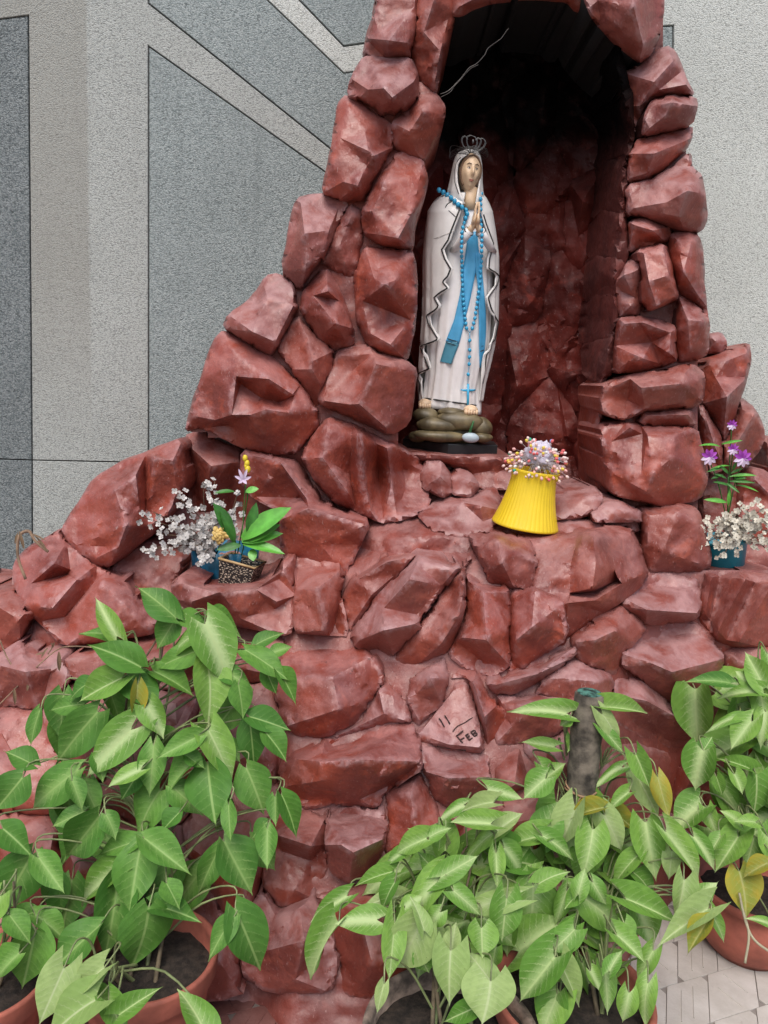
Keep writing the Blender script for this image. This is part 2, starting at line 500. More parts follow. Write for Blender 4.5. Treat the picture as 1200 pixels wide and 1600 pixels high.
def chaikin(P, it=1):
    for _ in range(it):
        Q = []
        n = len(P)
        for i in range(n):
            a, b = P[i], P[(i + 1) % n]
            Q.append(tuple(a[k] * 0.80 + b[k] * 0.20 for k in range(3)))
            Q.append(tuple(a[k] * 0.20 + b[k] * 0.80 for k in range(3)))
        P = Q
    return P
class Surf:  # coarse facet surface over picture positions
    def __init__(s, outline, polys):
        vs = [Vector((p[0], p[1])) for p in outline]
        hs = [(p[2] if len(p) > 2 else 0.0) for p in outline]
        n = len(vs)
        ed = [(i, (i + 1) % n) for i in range(n)]
        for pl in polys:
            last = None
            for p in pl:
                k = None
                for i, v in enumerate(vs):
                    if (v - Vector(p[:2])).length < 0.6: k = i
                if k is None:
                    vs.append(Vector(p[:2])); hs.append(p[2]); k = len(vs) - 1
                elif k >= n or hs[k] == 0: hs[k] = p[2]
                if last is not None and last != k: ed.append((last, k))
                last = k
        r = delaunay_2d_cdt(vs, ed, [], 1, 1e-4)
        s.v = np.array([(p.x, p.y) for p in r[0]])
        src = r[3]
        s.h = np.zeros(len(s.v))
        va = np.array([(p.x, p.y) for p in vs])
        for i in range(len(s.v)):
            if src[i]: s.h[i] = hs[src[i][0]]
            else:
                d = np.hypot(*(va - s.v[i]).T) + 1e-3
                w = 1 / d ** 2; s.h[i] = (w * np.array(hs)).sum() / w.sum()
        s.t = [tuple(f) for f in r[2] if len(f) == 3]
    def __call__(s, P):
        P = np.asarray(P, float)
        out = np.zeros(len(P)); hit = np.zeros(len(P), bool)
        for a, b, c in s.t:
            A, B, C = s.v[a], s.v[b], s.v[c]
            det = (B[1] - C[1]) * (A[0] - C[0]) + (C[0] - B[0]) * (A[1] - C[1])
            if abs(det) < 1e-9: continue
            l1 = ((B[1] - C[1]) * (P[:, 0] - C[0]) + (C[0] - B[0]) * (P[:, 1] - C[1])) / det
            l2 = ((C[1] - A[1]) * (P[:, 0] - C[0]) + (A[0] - C[0]) * (P[:, 1] - C[1])) / det
            l3 = 1 - l1 - l2
            k = (l1 > -1e-6) & (l2 > -1e-6) & (l3 > -1e-6) & ~hit
            out[k] = l1[k] * s.h[a] + l2[k] * s.h[b] + l3[k] * s.h[c]
            hit |= k
        return out
def seg_dist(P, Q):
    P = np.asarray(P, float); Q = np.asarray(Q, float)
    A = Q; B = np.roll(Q, -1, 0)
    AB = B - A
    L2 = (AB ** 2).sum(1) + 1e-9
    t = ((P[:, None, :] - A[None]) * AB[None]).sum(2) / L2
    t = np.clip(t, 0, 1)
    D = P[:, None, :] - (A[None] + t[..., None] * AB[None])
    return np.sqrt((D ** 2).sum(2)).min(1)
def inside(P, Q):
    P = np.asarray(P, float); Q = np.asarray(Q, float)
    c = np.zeros(len(P), bool)
    j = len(Q) - 1
    for i in range(len(Q)):
        cond = ((Q[i, 1] > P[:, 1]) != (Q[j, 1] > P[:, 1]))
        xx = (Q[j, 0] - Q[i, 0]) * (P[:, 1] - Q[i, 1]) / (Q[j, 1] - Q[i, 1] + 1e-12) + Q[i, 0]
        c ^= cond & (P[:, 0] < xx)
        j = i
    return c
NS = [0]
def facet_noise(p):
    """chiselled relief: the highest of the tilted planes of the nearest cells"""
    d, q = noise.voronoi(p)
    best = -9
    for k in range(4):
        c = noise.cell_vector(q[k] * 3.7) - Vector((0.5, 0.5, 0.5))
        v = c.dot(p - q[k]) * 1.6 - 0.55 * d[k]
        if v > best: best = v
    return best
def rock(outline, polys=(), dY=0.0, mat=None, base=Bdepth, step=4.0, rpx=4.5, rm=0.008, back=0.22, name='rock', parent=None, hs=1.35, amp=1.0, grow=2.5, smooth=1, rim_h=None, skirt=None):
    """one cement boulder: its face as facets (ridge points with their height in cm), rounded edges, sides running back into the heap"""
    NS[0] += 1
    sd = NS[0]
    rnd = random.Random(sd)
    polys = [[(p[0], p[1], p[2] * 0.01 * hs) for p in pl] for pl in polys]
    ol = [(p[0], p[1], (p[2] * 0.01 * hs if len(p) > 2 else 0.0)) for p in outline]
    cx = sum(p[0] for p in ol) / len(ol); cy = sum(p[1] for p in ol) / len(ol)
    ol = [(p[0] + (p[0] - cx) / max(20, math.hypot(p[0] - cx, p[1] - cy)) * grow, p[1] + (p[1] - cy) / max(20, math.hypot(p[0] - cx, p[1] - cy)) * grow, p[2]) for p in ol]
    if polys:
        mh = sum(p[2] for pl in polys for p in pl) / sum(len(pl) for pl in polys)
        polys = [[(p[0], p[1], max(0.0, mh + (p[2] - mh) * 1.7)) for p in pl] for pl in polys]
    if rim_h is None: rim_h = (.42, .78, .38) if cy < 880 else (.5, .85, .45)
    ip = [p for pl in polys for p in pl]
    if ip:      # how far the stone's edge stands proud: less along its top and underside than at its sides
        ol2 = []
        for p in ol:
            if p[2] != 0: ol2.append(p); continue
            w = [(1 / (math.hypot(p[0] - q[0], p[1] - q[1]) + 4) ** 2, q[2]) for q in ip]
            hn = sum(a * b for a, b in w) / sum(a for a, b in w)
            an = math.atan2(p[1] - cy, (p[0] - cx))
            sn = math.sin(an)
            k = rim_h[1] + (rim_h[0] - rim_h[1]) * max(0, -sn) + (rim_h[2] - rim_h[1]) * max(0, sn)
            ol2.append((p[0], p[1], hn * k * rnd.uniform(0.7, 1.25)))
        ol = ol2
    S = Surf(ol, polys)
    rim0 = chaikin(ol, 1)
    rim = []
    n = len(rim0)
    for i in range(n):
        a, b = rim0[i], rim0[(i + 1) % n]
        l = math.hypot(b[0] - a[0], b[1] - a[1]); k = max(1, int(round(l / step)))
        for q in range(k):
            t = q / k
            x = a[0] + (b[0] - a[0]) * t; y = a[1] + (b[1] - a[1]) * t
            w = noise.noise_vector(Vector((x * 0.035, y * 0.035, sd * 7.7)))
            rim.append((x + w.x * 2.2, y + w.y * 2.2))
    # drop rim points that crowd each other
    rr = [rim[0]]
    for p in rim[1:]:
        if math.hypot(p[0] - rr[-1][0], p[1] - rr[-1][1]) > step * 0.45: rr.append(p)
    if math.hypot(rr[0][0] - rr[-1][0], rr[0][1] - rr[-1][1]) < step * 0.45: rr.pop()
    rim = rr
    xs = [p[0] for p in rim]; ys = [p[1] for p in rim]
    gx, gy = np.meshgrid(np.arange(min(xs), max(xs), step), np.arange(min(ys), max(ys), step))
    G = np.stack([gx.ravel(), gy.ravel()], 1)
    G += np.random.RandomState(sd).uniform(-0.3, 0.3, G.shape) * step
    G = G[inside(G, rim)]
    if len(G):
        d = seg_dist(G, rim); G = G[d > step * 0.5]
    nr = len(rim)
    # points along every facet edge, so that the edges of the facets are edges of the mesh
    segs = set()
    for t_ in S.t:
        for k in range(3): segs.add(tuple(sorted((t_[k], t_[(k + 1) % 3]))))
    ep = []; eseg = []
    cand = []; own = []
    for n_, (a_, b_) in enumerate(segs):
        A_, B_ = S.v[a_], S.v[b_]
        l = math.hypot(*(B_ - A_)); k = max(1, int(round(l / step)))
        for q in range(k + 1):
            cand.append(A_ + (B_ - A_) * q / k); own.append(n_)
    if cand:
        cand = np.asarray(cand)
        okc = inside(cand, rim)
        okc[okc] = seg_dist(cand[okc], rim) > step * 0.6
        last = None
        for i in range(len(cand)):
            if not okc[i]: last = None; continue
            ep.append((float(cand[i][0]), float(cand[i][1])))
            if last == own[i]: eseg.append((len(ep) - 2, len(ep) - 1))
            last = own[i]
    if ep and len(G):
        cell = set()
        for ex, ey in ep:
            cell.add((int(ex // 2), int(ey // 2)))
        keep = np.array([not any((int(gx_ // 2) + i_, int(gy_ // 2) + j_) in cell for i_ in (-1, 0, 1) for j_ in (-1, 0, 1)) for gx_, gy_ in G])
        G = G[keep]
    allp = [Vector(p) for p in rim] + [Vector(p) for p in ep] + [Vector((float(p[0]), float(p[1]))) for p in G]
    res = delaunay_2d_cdt(allp, [(i, (i + 1) % nr) for i in range(nr)] + [(nr + a_, nr + b_) for a_, b_ in eseg], [], 1, 0.4)
    V = np.array([(p.x, p.y) for p in res[0]])
    T = [tuple(f) for f in res[2]]
    src = res[3]
    order = {}
    for i, sidx in enumerate(src):
        for q in sidx:
            if q < nr: order[q] = i
    h = S(V)
    nb = [set() for _ in V]
    for f in T:
        for a in range(len(f)):
            nb[f[a]].add(f[a - 1]); nb[f[a - 1]].add(f[a])
    nbl = [list(q) for q in nb]
    fac = np.zeros(len(V))
    for i in range(len(V)):
        p = at(V[i][0], V[i][1], base(*V[i]) + dY)
        fac[i] = facet_noise(p * 9.0 + Vector((sd * 3.1, 0, 0))) * 0.010 + facet_noise(p * 24.0) * 0.0045
    h = h + fac * amp
    for _ in range(smooth):
        h = np.array([0.72 * h[i] + 0.28 * np.mean(h[q]) if q else h[i] for i, q in enumerate(nbl)])
    d = seg_dist(V, rim)
    q = 1 - np.minimum(d / rpx, 1)
    h = h - rm * (1 - np.sqrt(np.maximum(0, 1 - q * q)))
    org = origin_of(parent or grotto)
    W = []
    for i in range(len(V)):
        x, y = V[i]
        Y0 = base(x, y) + dY
        p = at(x, y, Y0)
        e = 0.003 * noise.noise(p * 9.0 + Vector((sd, 0, 0))) + 0.003 * noise.noise(p * 30.0) + 0.0016 * noise.noise(p * 75.0)
        W.append(at(x, y, Y0 - h[i] - e * amp))
    # outward normals towards the camera
    faces = []
    for f in T:
        a, b, c = W[f[0]], W[f[1]], W[f[2]]
        nn = (b - a).cross(c - a)
        faces.append(f if nn.dot(CAM_P - a) > 0 else f[::-1])
    m = MB(); m.v = [tuple(p) for p in W]; m.f = list(faces)
    ctr = sum((W[order[i]] for i in range(nr)), Vector()) / nr
    ring = [order[i] for i in range(nr)]
    prev = ring
    for dy, sh in ((0.03, 1.0), (back, 0.93)):
        new = []
        for i in ring:
            p = W[i]; p2 = ctr + (p - ctr) * sh
            new.append(len(m.v)); m.v.append((p2.x, p.y + dy, p2.z))
        for i in range(nr):
            a, b, c, e = prev[i], prev[(i + 1) % nr], new[(i + 1) % nr], new[i]
            m.f.append((a, b, c, e))
        prev = new
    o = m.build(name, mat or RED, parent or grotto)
    me = o.data
    if skirt is not None:
        me.materials.append(skirt)
        for i in range(len(faces), len(me.polygons)): me.polygons[i].material_index = 1
    bm = bmesh.new(); bm.from_mesh(me); bmesh.ops.recalc_face_normals(bm, faces=bm.faces); bm.to_mesh(me); bm.free()
    me.set_sharp_from_angle(angle=R(36))
    def surf(x, y, lift=0.0):
        P = np.array([(x, y)])
        k = np.argmin(((V - P) ** 2).sum(1))
        Y = W[k].y
        return at(x, y, Y - lift)
    return o, surf

# ---- the stones of the grotto, one by one -------------------------------------------------
# left pillar
rock([(592,-90),(586,20),(573,58),(567,86),(605,92),(641,90),(650,40),(658,-90)], [[(600,-90,5),(590,48,6),(608,63,8),(637,67,7),(648,10,6),(652,-90,5)]], mat=RED_C, back=.4)
rock([(657,-90),(650,40),(641,90),(655,128),(682,149),(690,100),(697,70),(712,22),(712,-90)], [[(690,-90,6),(678,0,7),(662,50,6),(652,95,4)],[(700,30,4),(688,80,6),(680,125,5)]], mat=RED, back=.4)
rock([(543,148),(549,122),(570,86),(605,90),(641,90),(651,115),(653,150),(636,165),(615,176),(595,175),(562,153)], [[(555,138,4),(575,140,6),(600,138,8),(613,152,8),(646,128,6)],[(580,95,4),(630,98,5)]], mat=RED_C, back=.4, dY=-.02)
rock([(652,125),(683,148),(695,165),(693,185),(680,218),(663,251),(645,245),(614,226),(612,190),(640,170),(653,150)], [[(690,168,4),(660,175,7),(640,205,6),(650,238,4)],[(640,178,4),(660,175,7)]], mat=RED, back=.4)
rock([(543,148),(527,165),(523,200),(515,250),(502,302),(530,310),(556,314),(568,312),(587,275),(612,230),(617,200),(590,180)], [[(537,158,4),(531,215,6),(536,284,7),(559,290,8),(573,260,7),(576,236,8)],[(576,236,8),(606,229,4)],[(545,170,5),(570,205,6),(605,200,4)],[(585,243,8),(572,258,7)]], mat=RED_B, back=.4)
rock([(622,233),(660,250),(669,278),(661,310),(648,345),(646,386),(632,389),(594,380),(567,362),(566,330),(590,280)], [[(620,248,4),(600,284,7),(582,330,7),(576,355,5)],[(657,272,5),(645,330,7),(622,372,8),(590,366,7)],[(600,284,7),(657,272,5)]], mat=RED_B, back=.4)
rock([(463,312),(452,355),(440,420),(462,448),(472,450),(496,413),(520,366),(547,318),(510,303),(485,305)], [[(470,318,5),(450,402,6),(478,419,8),(507,402,8),(514,360,7),(528,326,4)],[(476,365,9)]], mat=RED_C, back=.4)
rock([(547,318),(566,330),(567,362),(561,400),(556,445),(538,432),(518,418),(500,408),(520,366)], [[(550,335,3),(530,385,3),(545,425,2)]], mat=MORTAR, dY=-.01, amp=2.0)
rock([(508,414),(472,457),(470,487),(497,528),(521,549),(553,538),(551,513),(533,457)], [[(510,420,5),(489,462,7),(524,505,9),(540,533,5)],[(489,462,7),(512,455,9),(530,470,6)]], mat=RED_B)
rock([(570,386),(600,390),(630,389),(648,397),(651,467),(644,533),(634,562),(610,560),(573,538),(557,500),(553,430)], [[(557,428,5),(585,436,8),(602,444,10),(617,438,9),(646,446,6)],[(577,520,6),(610,538,8),(641,500,5)],[(566,470,6),(575,440,7)]], mat=RED_B, back=.4)
rock([(413,432),(433,428),(457,442),(464,482),(447,515),(432,545),(422,556),(385,535),(350,512),(357,490),(400,463)], [[(360,494,6),(394,518,8),(430,534,7),(458,478,6)],[(412,445,4),(418,465,6),(440,460,5)]], mat=RED_C, back=.4)
rock([(464,486),(497,529),(521,549),(516,580),(498,636),(491,656),(480,620),(456,577),(431,548)], [[(468,500,4),(481,530,6),(487,565,8),(500,600,6),(495,635,3)],[(450,556,5),(470,560,6),(487,577,8)]], mat=RED)
rock([(350,516),(333,533),(313,595),(297,648),(290,673),(316,668),(375,698),(427,711),(462,708),(498,666),(494,640),(468,600),(424,558),(385,536)], [[(354,526,5),(366,549,6),(345,576,7),(336,656,6)],[(366,549,7),(420,592,9),(457,616,8)],[(345,576,7),(369,588,8),(362,648,8),(336,656,6)],[(376,600,5),(408,622,5),(436,629,5),(460,618,7)],[(355,665,4),(412,692,6),(468,672,6)],[(392,648,8),(415,640,9),(452,645,8)]], mat=RED_B, back=.4)
rock([(527,548),(573,538),(590,551),(633,563),(651,578),(647,620),(641,661),(610,681),(570,661),(503,634),(497,620),(519,567)], [[(530,556,5),(583,553,6),(588,569,9),(561,631,9),(547,641,6)],[(588,569,9),(645,580,6)],[(561,631,9),(602,667,7),(636,655,5)],[(505,626,6),(547,632,8)],[(555,575,5),(568,600,7)]], mat=RED, back=.4)
rock([(513,650),(553,663),(617,696),(652,716),(668,740),(672,790),(650,806),(620,813),(592,816),(560,801),(525,786),(492,750),(472,716),(476,700)], [[(512,664,7),(504,715,8),(545,772,7)],[(550,680,6),(546,740,5),(556,793,4)],[(560,680,9),(566,740,9),(580,800,5)],[(590,694,5),(592,750,4),(599,812,3)],[(605,700,8),(612,755,8),(620,806,4)],[(628,716,5),(634,760,5)],[(648,730,6),(652,785,4)]], mat=RED_B)
# left flank
rock([(96,828),(120,790),(150,746),(190,723),(232,705),(286,683),(291,760),(264,800),(236,835),(206,857),(171,886),(150,883),(120,863),(105,846)], [[(135,786,5),(180,768,8),(197,822,9),(150,872,5)],[(192,730,3),(212,742,8),(218,795,7)],[(227,712,4),(228,800,4)],[(240,715,7),(270,720,7),(276,765,5)],[(120,852,4),(185,855,7),(232,822,5)]], mat=RED_B, back=.5)
rock([(286,683),(312,671),(345,690),(375,700),(382,722),(400,770),(455,800),(460,900),(380,925),(310,900),(250,870),(240,832),(264,800),(291,760)], [[(290,692,5),(330,728,8),(372,722,6)],[(300,745,3),(312,800,2),(360,800,1),(420,850,0.5)]], dY=.13, mat=RED)
rock([(377,700),(427,712),(462,721),(481,750),(500,786),(540,801),(579,818),(562,850),(542,900),(523,925),(470,872),(440,872),(437,800),(400,782),(377,760)], [[(395,712,5),(437,721,7),(479,779,7)],[(400,776,3),(470,778,4),(482,792,8)],[(438,812,7),(482,795,10),(572,820,8)],[(455,860,5),(500,850,7),(545,868,5)],[(482,795,10),(500,850,7)]], mat=RED_B)
rock([(268,912),(284,900),(330,914),(395,911),(430,899),(441,873),(460,871),(460,930),(457,987),(440,993),(370,976),(300,956),(272,936)], [[(285,912,7),(340,926,8),(400,921,8),(442,892,7)],[(300,940,7),(345,946,5),(376,966,6),(430,952,5)],[(345,926,8),(345,946,5)],[(436,905,6),(432,940,7)]], mat=RED, dY=-.03)
rock([(458,872),(472,869),(530,880),(538,898),(531,928),(548,994),(510,991),(455,988)], [[(463,922,6),(497,919,9),(531,892,6)],[(497,919,9),(506,985,7)],[(529,930,6),(521,986,2)],[(465,885,3),(515,885,4)]], mat=RED, dY=-.02)
rock([(22,880),(45,856),(75,840),(95,829),(105,848),(150,884),(166,894),(192,902),(216,936),(252,970),(236,992),(160,1002),(100,1010),(60,970),(36,946),(22,910)], [[(58,868,5),(85,880,7),(110,890,4)],[(48,912,5),(105,897,3)],[(55,918,6),(120,906,7),(82,950,7)],[(150,906,4),(102,964,4)],[(158,910,7),(190,940,7),(230,978,5)],[(130,990,5),(180,986,6)]], mat=RED_B)
rock([(-90,915),(-30,925),(20,920),(40,955),(50,962),(30,1002),(0,1022),(-90,1030)], [[(-60,940,6),(0,950,7),(30,968,7)],[(0,1005,4)]], mat=RED)
rock([(55,966),(95,985),(106,1012),(60,1018),(45,1000)], [[(75,985,4)]], dY=.05, mat=RED_C)
rock([(168,890),(206,857),(240,846),(292,870),(272,912),(275,940),(252,968),(216,936)], [[(215,890,4),(245,905,4)]], dY=.06, mat=RED)
rock([(-90,1030),(0,1022),(30,1002),(60,1018),(100,1025),(112,1062),(62,1112),(0,1102),(-90,1112)], [[(0,1040,6),(40,1050,7),(80,1045,5)],[(20,1085,4)]], mat=RED_C)
rock([(100,1022),(240,1008),(330,1018),(440,993),(445,1060),(300,1082),(112,1068)], [[(120,1035,5),(240,1030,7),(340,1035,7),(430,1015,5)],[(280,1065,4)]], mat=RED)
# ledge before the niche and what lies on it
rock([(540,885),(579,818),(600,815),(660,790),(700,800),(772,765),(800,800),(800,836),(733,838),(738,874),(640,867),(600,882),(562,920)], [[(600,850,1),(680,835,2),(720,850,1)],[(600,830,0.5),(700,815,1.5)]], mat=MORTAR, dY=.01, amp=1.6)
rock([(654,736),(666,722),(690,722),(706,745),(707,771),(691,776),(660,762)], [[(664,738,5),(688,745,7),(702,758,5)]], dY=-.03, mat=RED_C)
rock([(703,746),(716,732),(736,740),(749,759),(736,776),(706,773)], [[(715,745,5),(735,752,6)]], dY=-.03, mat=RED_C)
rock([(625,708),(700,713),(785,716),(812,718),(812,765),(748,764),(735,740),(700,727),(655,722)], [[(650,718,2),(720,724,3),(800,725,3)],[(770,735,3)]], dY=.0, mat=RED, back=.3)
rock([(650,802),(700,776),(736,776),(772,758),(790,800),(764,832),(720,838),(680,832)], [[(690,790,3),(722,785,5),(750,790,6)],[(710,815,3),(755,815,3)]], mat=RED_C, dY=-.01)
rock([(860,778),(890,765),(925,760),(943,776),(931,800),(900,809),(860,812)], [[(870,785,4),(920,775,6)],[(890,800,4)]], mat=RED_C, dY=-.02)
rock([(922,802),(945,780),(970,784),(1004,800),(1004,816),(930,816)], [[(945,792,5),(975,798,5)]], mat=RED_C, dY=-.02)
rock([(800,800),(860,808),(930,812),(1000,812),(1000,832),(950,832),(900,838),(800,842)], [[(830,825,1.5),(960,820,2)]], mat=RED_C, dY=.0)
# big fused outcrop under the ledge
rock([(535,932),(550,907),(600,872),(640,866),(654,866),(622,902),(592,932),(567,967),(547,994),(537,957)], [[(541,930,6),(560,905,8),(605,878,8),(645,870,8)],[(550,975,5),(580,930,7),(615,900,6)]], mat=RED)
rock([(652,866),(722,884),(702,912),(655,968),(660,980),(617,1024),(595,1030),(555,1009),(547,992),(590,932),(620,902)], [[(655,872,9),(640,905,11),(600,950,8),(560,995,7)],[(662,890,9),(712,890,9)],[(640,905,11),(690,915,8),(652,960,7)],[(562,1000,7),(600,985,10),(648,975,9)],[(590,1018,4)]], mat=RED_C, dY=-.01)
rock([(727,895),(738,873),(722,884),(700,912),(655,975),(615,1024),(614,1034),(650,1044),(667,1034),(702,1018),(727,955)], [[(720,895,9),(705,935,7),(660,1000,7),(628,1028,5)],[(726,910,10),(718,960,10),(690,1005,8),(655,1036,5)]], mat=RED)
rock([(727,897),(755,914),(796,919),(798,960),(797,1040),(770,1062),(730,1047),(700,1022),(712,1000),(729,960)], [[(732,908,6),(755,926,8),(791,926,7)],[(755,926,8),(760,1000,9),(722,996,7)],[(760,1000,9),(793,984,7)],[(750,1030,4)]], mat=RED_B, dY=-.01)
rock([(731,838),(770,834),(800,835),(830,845),(839,880),(834,922),(800,921),(790,919),(763,912),(748,870)], [[(750,848,6),(778,846,9),(800,860,8),(802,916,6)],[(762,890,7),(785,880,9)]], mat=RED)
rock([(798,841),(870,839),(900,831),(950,823),(986,826),(1001,860),(1013,896),(1001,916),(970,941),(930,966),(900,991),(880,1011),(850,1017),(830,986),(830,920),(838,880),(826,846)], [[(838,850,5),(903,837,6),(892,880,7),(890,926,6)],[(910,836,8),(926,831,10),(931,880,10),(926,919,9)],[(985,832,8),(1006,896,8),(965,902,9)],[(892,928,5),(930,925,4),(965,906,6)],[(888,942,8),(930,938,9),(972,912,9)],[(845,925,6),(880,945,7)],[(882,998,5),(940,956,5)],[(950,840,9),(960,890,9)]], mat=RED)
rock([(797,921),(834,916),(887,938),(887,1000),(852,1020),(820,1046),(790,1052),(796,1000)], [[(836,921,7),(831,980,8),(846,1012,5)],[(836,921,7),(880,943,7)],[(803,935,5),(806,1000,7),(800,1040,4)],[(870,985,6)]], mat=RED_B, dY=-.01)
rock([(760,1066),(800,1050),(850,1035),(890,1011),(900,990),(922,1000),(896,1026),(851,1061),(800,1086),(775,1085)], [[(775,1070,6),(840,1053,7),(896,1012,5)]], mat=RED_C, dY=-.01)
rock([(930,966),(970,947),(996,960),(1011,985),(990,1006),(976,1026),(961,1057),(925,1042),(900,1027),(896,1004)], [[(904,1003,7),(930,1000,8),(960,986,9),(992,972,7)],[(960,986,9),(956,1045,5)]], mat=RED)
rock([(1012,899),(1036,892),(1090,904),(1096,940),(1091,966),(1068,972),(1010,978),(969,946),(975,934)], [[(976,936,6),(1011,953,9),(1089,958,8)],[(1020,915,4),(1080,918,5)]], mat=RED_C)
rock([(1098,890),(1150,894),(1240,900),(1250,1005),(1200,1012),(1140,1012),(1120,1001),(1091,966),(1096,930)], [[(1112,902,6),(1102,960,6)],[(1125,900,4),(1110,970,4)],[(1165,905,8),(1122,985,8)],[(1180,910,5),(1135,1000,5)],[(1205,915,8),(1155,1003,7)]], mat=RED)
rock([(974,1021),(1000,986),(1060,976),(1085,971),(1115,1001),(1131,1026),(1121,1092),(1080,1112),(1050,1102),(1000,1062),(974,1042)], [[(979,1024,7),(1015,1035,9),(1050,1050,10),(1121,1032,8)],[(1050,1050,10),(1074,1104,6)],[(1010,995,4),(1080,990,5)]], mat=RED_C)
rock([(1003,816),(1005,796),(1060,787),(1090,795),(1101,830),(1112,880),(1096,896),(1036,894),(1015,896),(1004,860)], [[(1012,806,6),(1060,800,8),(1086,816,7)],[(1012,850,6),(1036,862,7),(1090,880,6)],[(1036,862,7),(1060,800,8)]], mat=RED)
rock([(1131,1012),(1250,1005),(1250,1130),(1130,1096)], [[(1160,1040,6),(1220,1050,6)]], mat=RED)
# below: the sloping foot of the mound
rock([(440,993),(547,994),(562,1006),(592,1031),(601,1062),(582,1092),(560,1127),(510,1152),(470,1152),(440,1132),(424,1060)], [[(448,1005,3),(545,1005,3)],[(440,1052,6),(520,1058,8),(578,1026,6)],[(520,1058,8),(530,1108,8),(450,1134,6)],[(560,1100,6)]], mat=RED_B)
rock([(601,1060),(641,1100),(643,1130),(600,1132),(540,1152),(508,1157),(560,1126),(582,1092)], [[(592,1080,5),(600,1115,5),(545,1142,4)]], mat=RED_C)
rock([(590,1030),(630,1036),(664,1042),(640,1064),(636,1092),(618,1080),(601,1060)], [[(618,1058,1)]], dY=.05, mat=RED)
rock([(664,1044),(697,1024),(702,1060),(691,1102),(655,1137),(641,1127),(636,1090),(641,1062)], [[(650,1085,6),(672,1060,8),(690,1050,6)],[(655,1125,5)]], mat=RED_C)
feb_rock, feb_surf = rock([(649,1142),(690,1102),(708,1062),(731,1062),(746,1115),(759,1177),(700,1171),(650,1157)], [[(655,1147,4),(712,1075,4),(726,1072,4),(752,1168,5),(700,1163,5)]], mat=RED_C, amp=.6)
rock([(700,1062),(720,1040),(745,1045),(761,1080),(776,1100),(801,1112),(771,1167),(758,1177),(746,1115),(731,1062)], [[(715,1050,4),(740,1068,7),(757,1120,7),(762,1160,4)],[(775,1115,5)]], mat=RED_B)
rock([(776,1100),(778,1086),(830,1085),(882,1094),(902,1122),(862,1152),(800,1167),(771,1166)], [[(785,1100,5),(840,1102,7),(880,1110,5)],[(800,1135,5),(845,1140,5)]], mat=RED_C)
rock([(850,1062),(896,1027),(925,1043),(960,1058),(952,1100),(902,1120),(882,1094),(830,1084)], [[(880,1060,5),(930,1065,6)]], mat=RED_C)
rock([(460,1180),(510,1156),(600,1131),(645,1127),(656,1160),(661,1200),(655,1206),(601,1240),(590,1262),(550,1261),(520,1256),(480,1266),(440,1241),(433,1202)], [[(440,1198,5),(462,1186,7),(500,1190,10),(560,1187,11),(658,1190,8)],[(450,1228,6),(500,1220,9),(600,1212,9)],[(470,1248,5),(560,1250,6),(620,1222,5)],[(520,1165,4),(630,1142,5)]], mat=RED_B)
rock([(655,1158),(700,1171),(761,1177),(766,1216),(761,1252),(700,1262),(680,1251),(665,1210),(658,1190)], [[(662,1205,6),(700,1216,8),(764,1214,6)],[(690,1185,4),(750,1190,4)]], mat=RED_C)
rock([(509,1276),(545,1258),(600,1268),(606,1286),(598,1331),(580,1361),(545,1381),(515,1361),(509,1320)], [[(513,1284,6),(533,1320,10),(601,1310,8)],[(533,1320,10),(552,1332,10),(585,1345,6)],[(545,1270,4),(592,1278,5)]], mat=RED_C, dY=-.02)
rock([(600,1241),(655,1206),(680,1251),(691,1301),(681,1352),(620,1371),(600,1331),(606,1271)], [[(640,1240,6),(652,1300,6),(640,1350,4)],[(612,1290,4)]], mat=RED_B)
rock([(430,1262),(480,1266),(509,1276),(509,1320),(515,1361),(490,1402),(440,1422),(408,1382),(415,1300)], [[(430,1285,4),(440,1307,7),(486,1322,8)],[(440,1330,4),(485,1345,4)],[(460,1390,5)]], mat=RED)
rock([(408,1390),(440,1420),(490,1398),(511,1431),(531,1500),(521,1552),(420,1552),(375,1520),(378,1430)], [[(430,1430,5),(468,1420,7),(476,1470,9),(462,1530,6)],[(400,1490,5)],[(505,1490,5)]], mat=RED_C)
rock([(490,1400),(545,1381),(620,1371),(660,1400),(702,1500),(642,1572),(526,1556),(531,1500),(511,1431)], [[(520,1410,5),(560,1420,7),(640,1420,6)],[(560,1420,7),(580,1500,8),(560,1545,5)],[(650,1500,6)]], mat=RED)
rock([(898,1092),(952,1100),(962,1058),(1001,1062),(1050,1102),(1080,1112),(1117,1152),(1070,1178),(1000,1152),(950,1122)], [[(960,1085,5),(1010,1095,8),(1065,1125,8),(1105,1152,5)],[(990,1130,4),(1050,1160,4)]], mat=RED_C)
# right pillar and arch
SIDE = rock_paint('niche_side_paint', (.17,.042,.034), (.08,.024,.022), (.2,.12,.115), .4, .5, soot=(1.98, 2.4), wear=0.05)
rock([(703,-120),(704,24),(722,25),(742,14),(765,5),(803,0),(803,-120)], [[(720,-100,5),(718,10,6),(745,-4,8),(795,-16,6)]], mat=RED_C, back=.35, skirt=BLACK_IN)
rock([(803,-120),(803,0),(850,-2),(885,3),(898,19),(918,16),(908,-40),(900,-120)], [[(815,-20,6),(860,-22,8),(900,-5,6)],[(840,-80,5)]], mat=RED, back=.35, skirt=BLACK_IN)
rock([(900,-120),(905,-40),(918,16),(940,46),(975,80),(1000,98),(1016,86),(1031,50),(1038,10),(1034,-60),(1020,-120)], [[(920,-100,6),(935,0,7),(965,40,8),(1000,90,6)],[(965,-90,7),(990,10,10),(1005,70,8)],[(1015,-60,6),(1028,20,5)]], mat=RED_C, back=.35, dY=-.03, skirt=BLACK_IN)
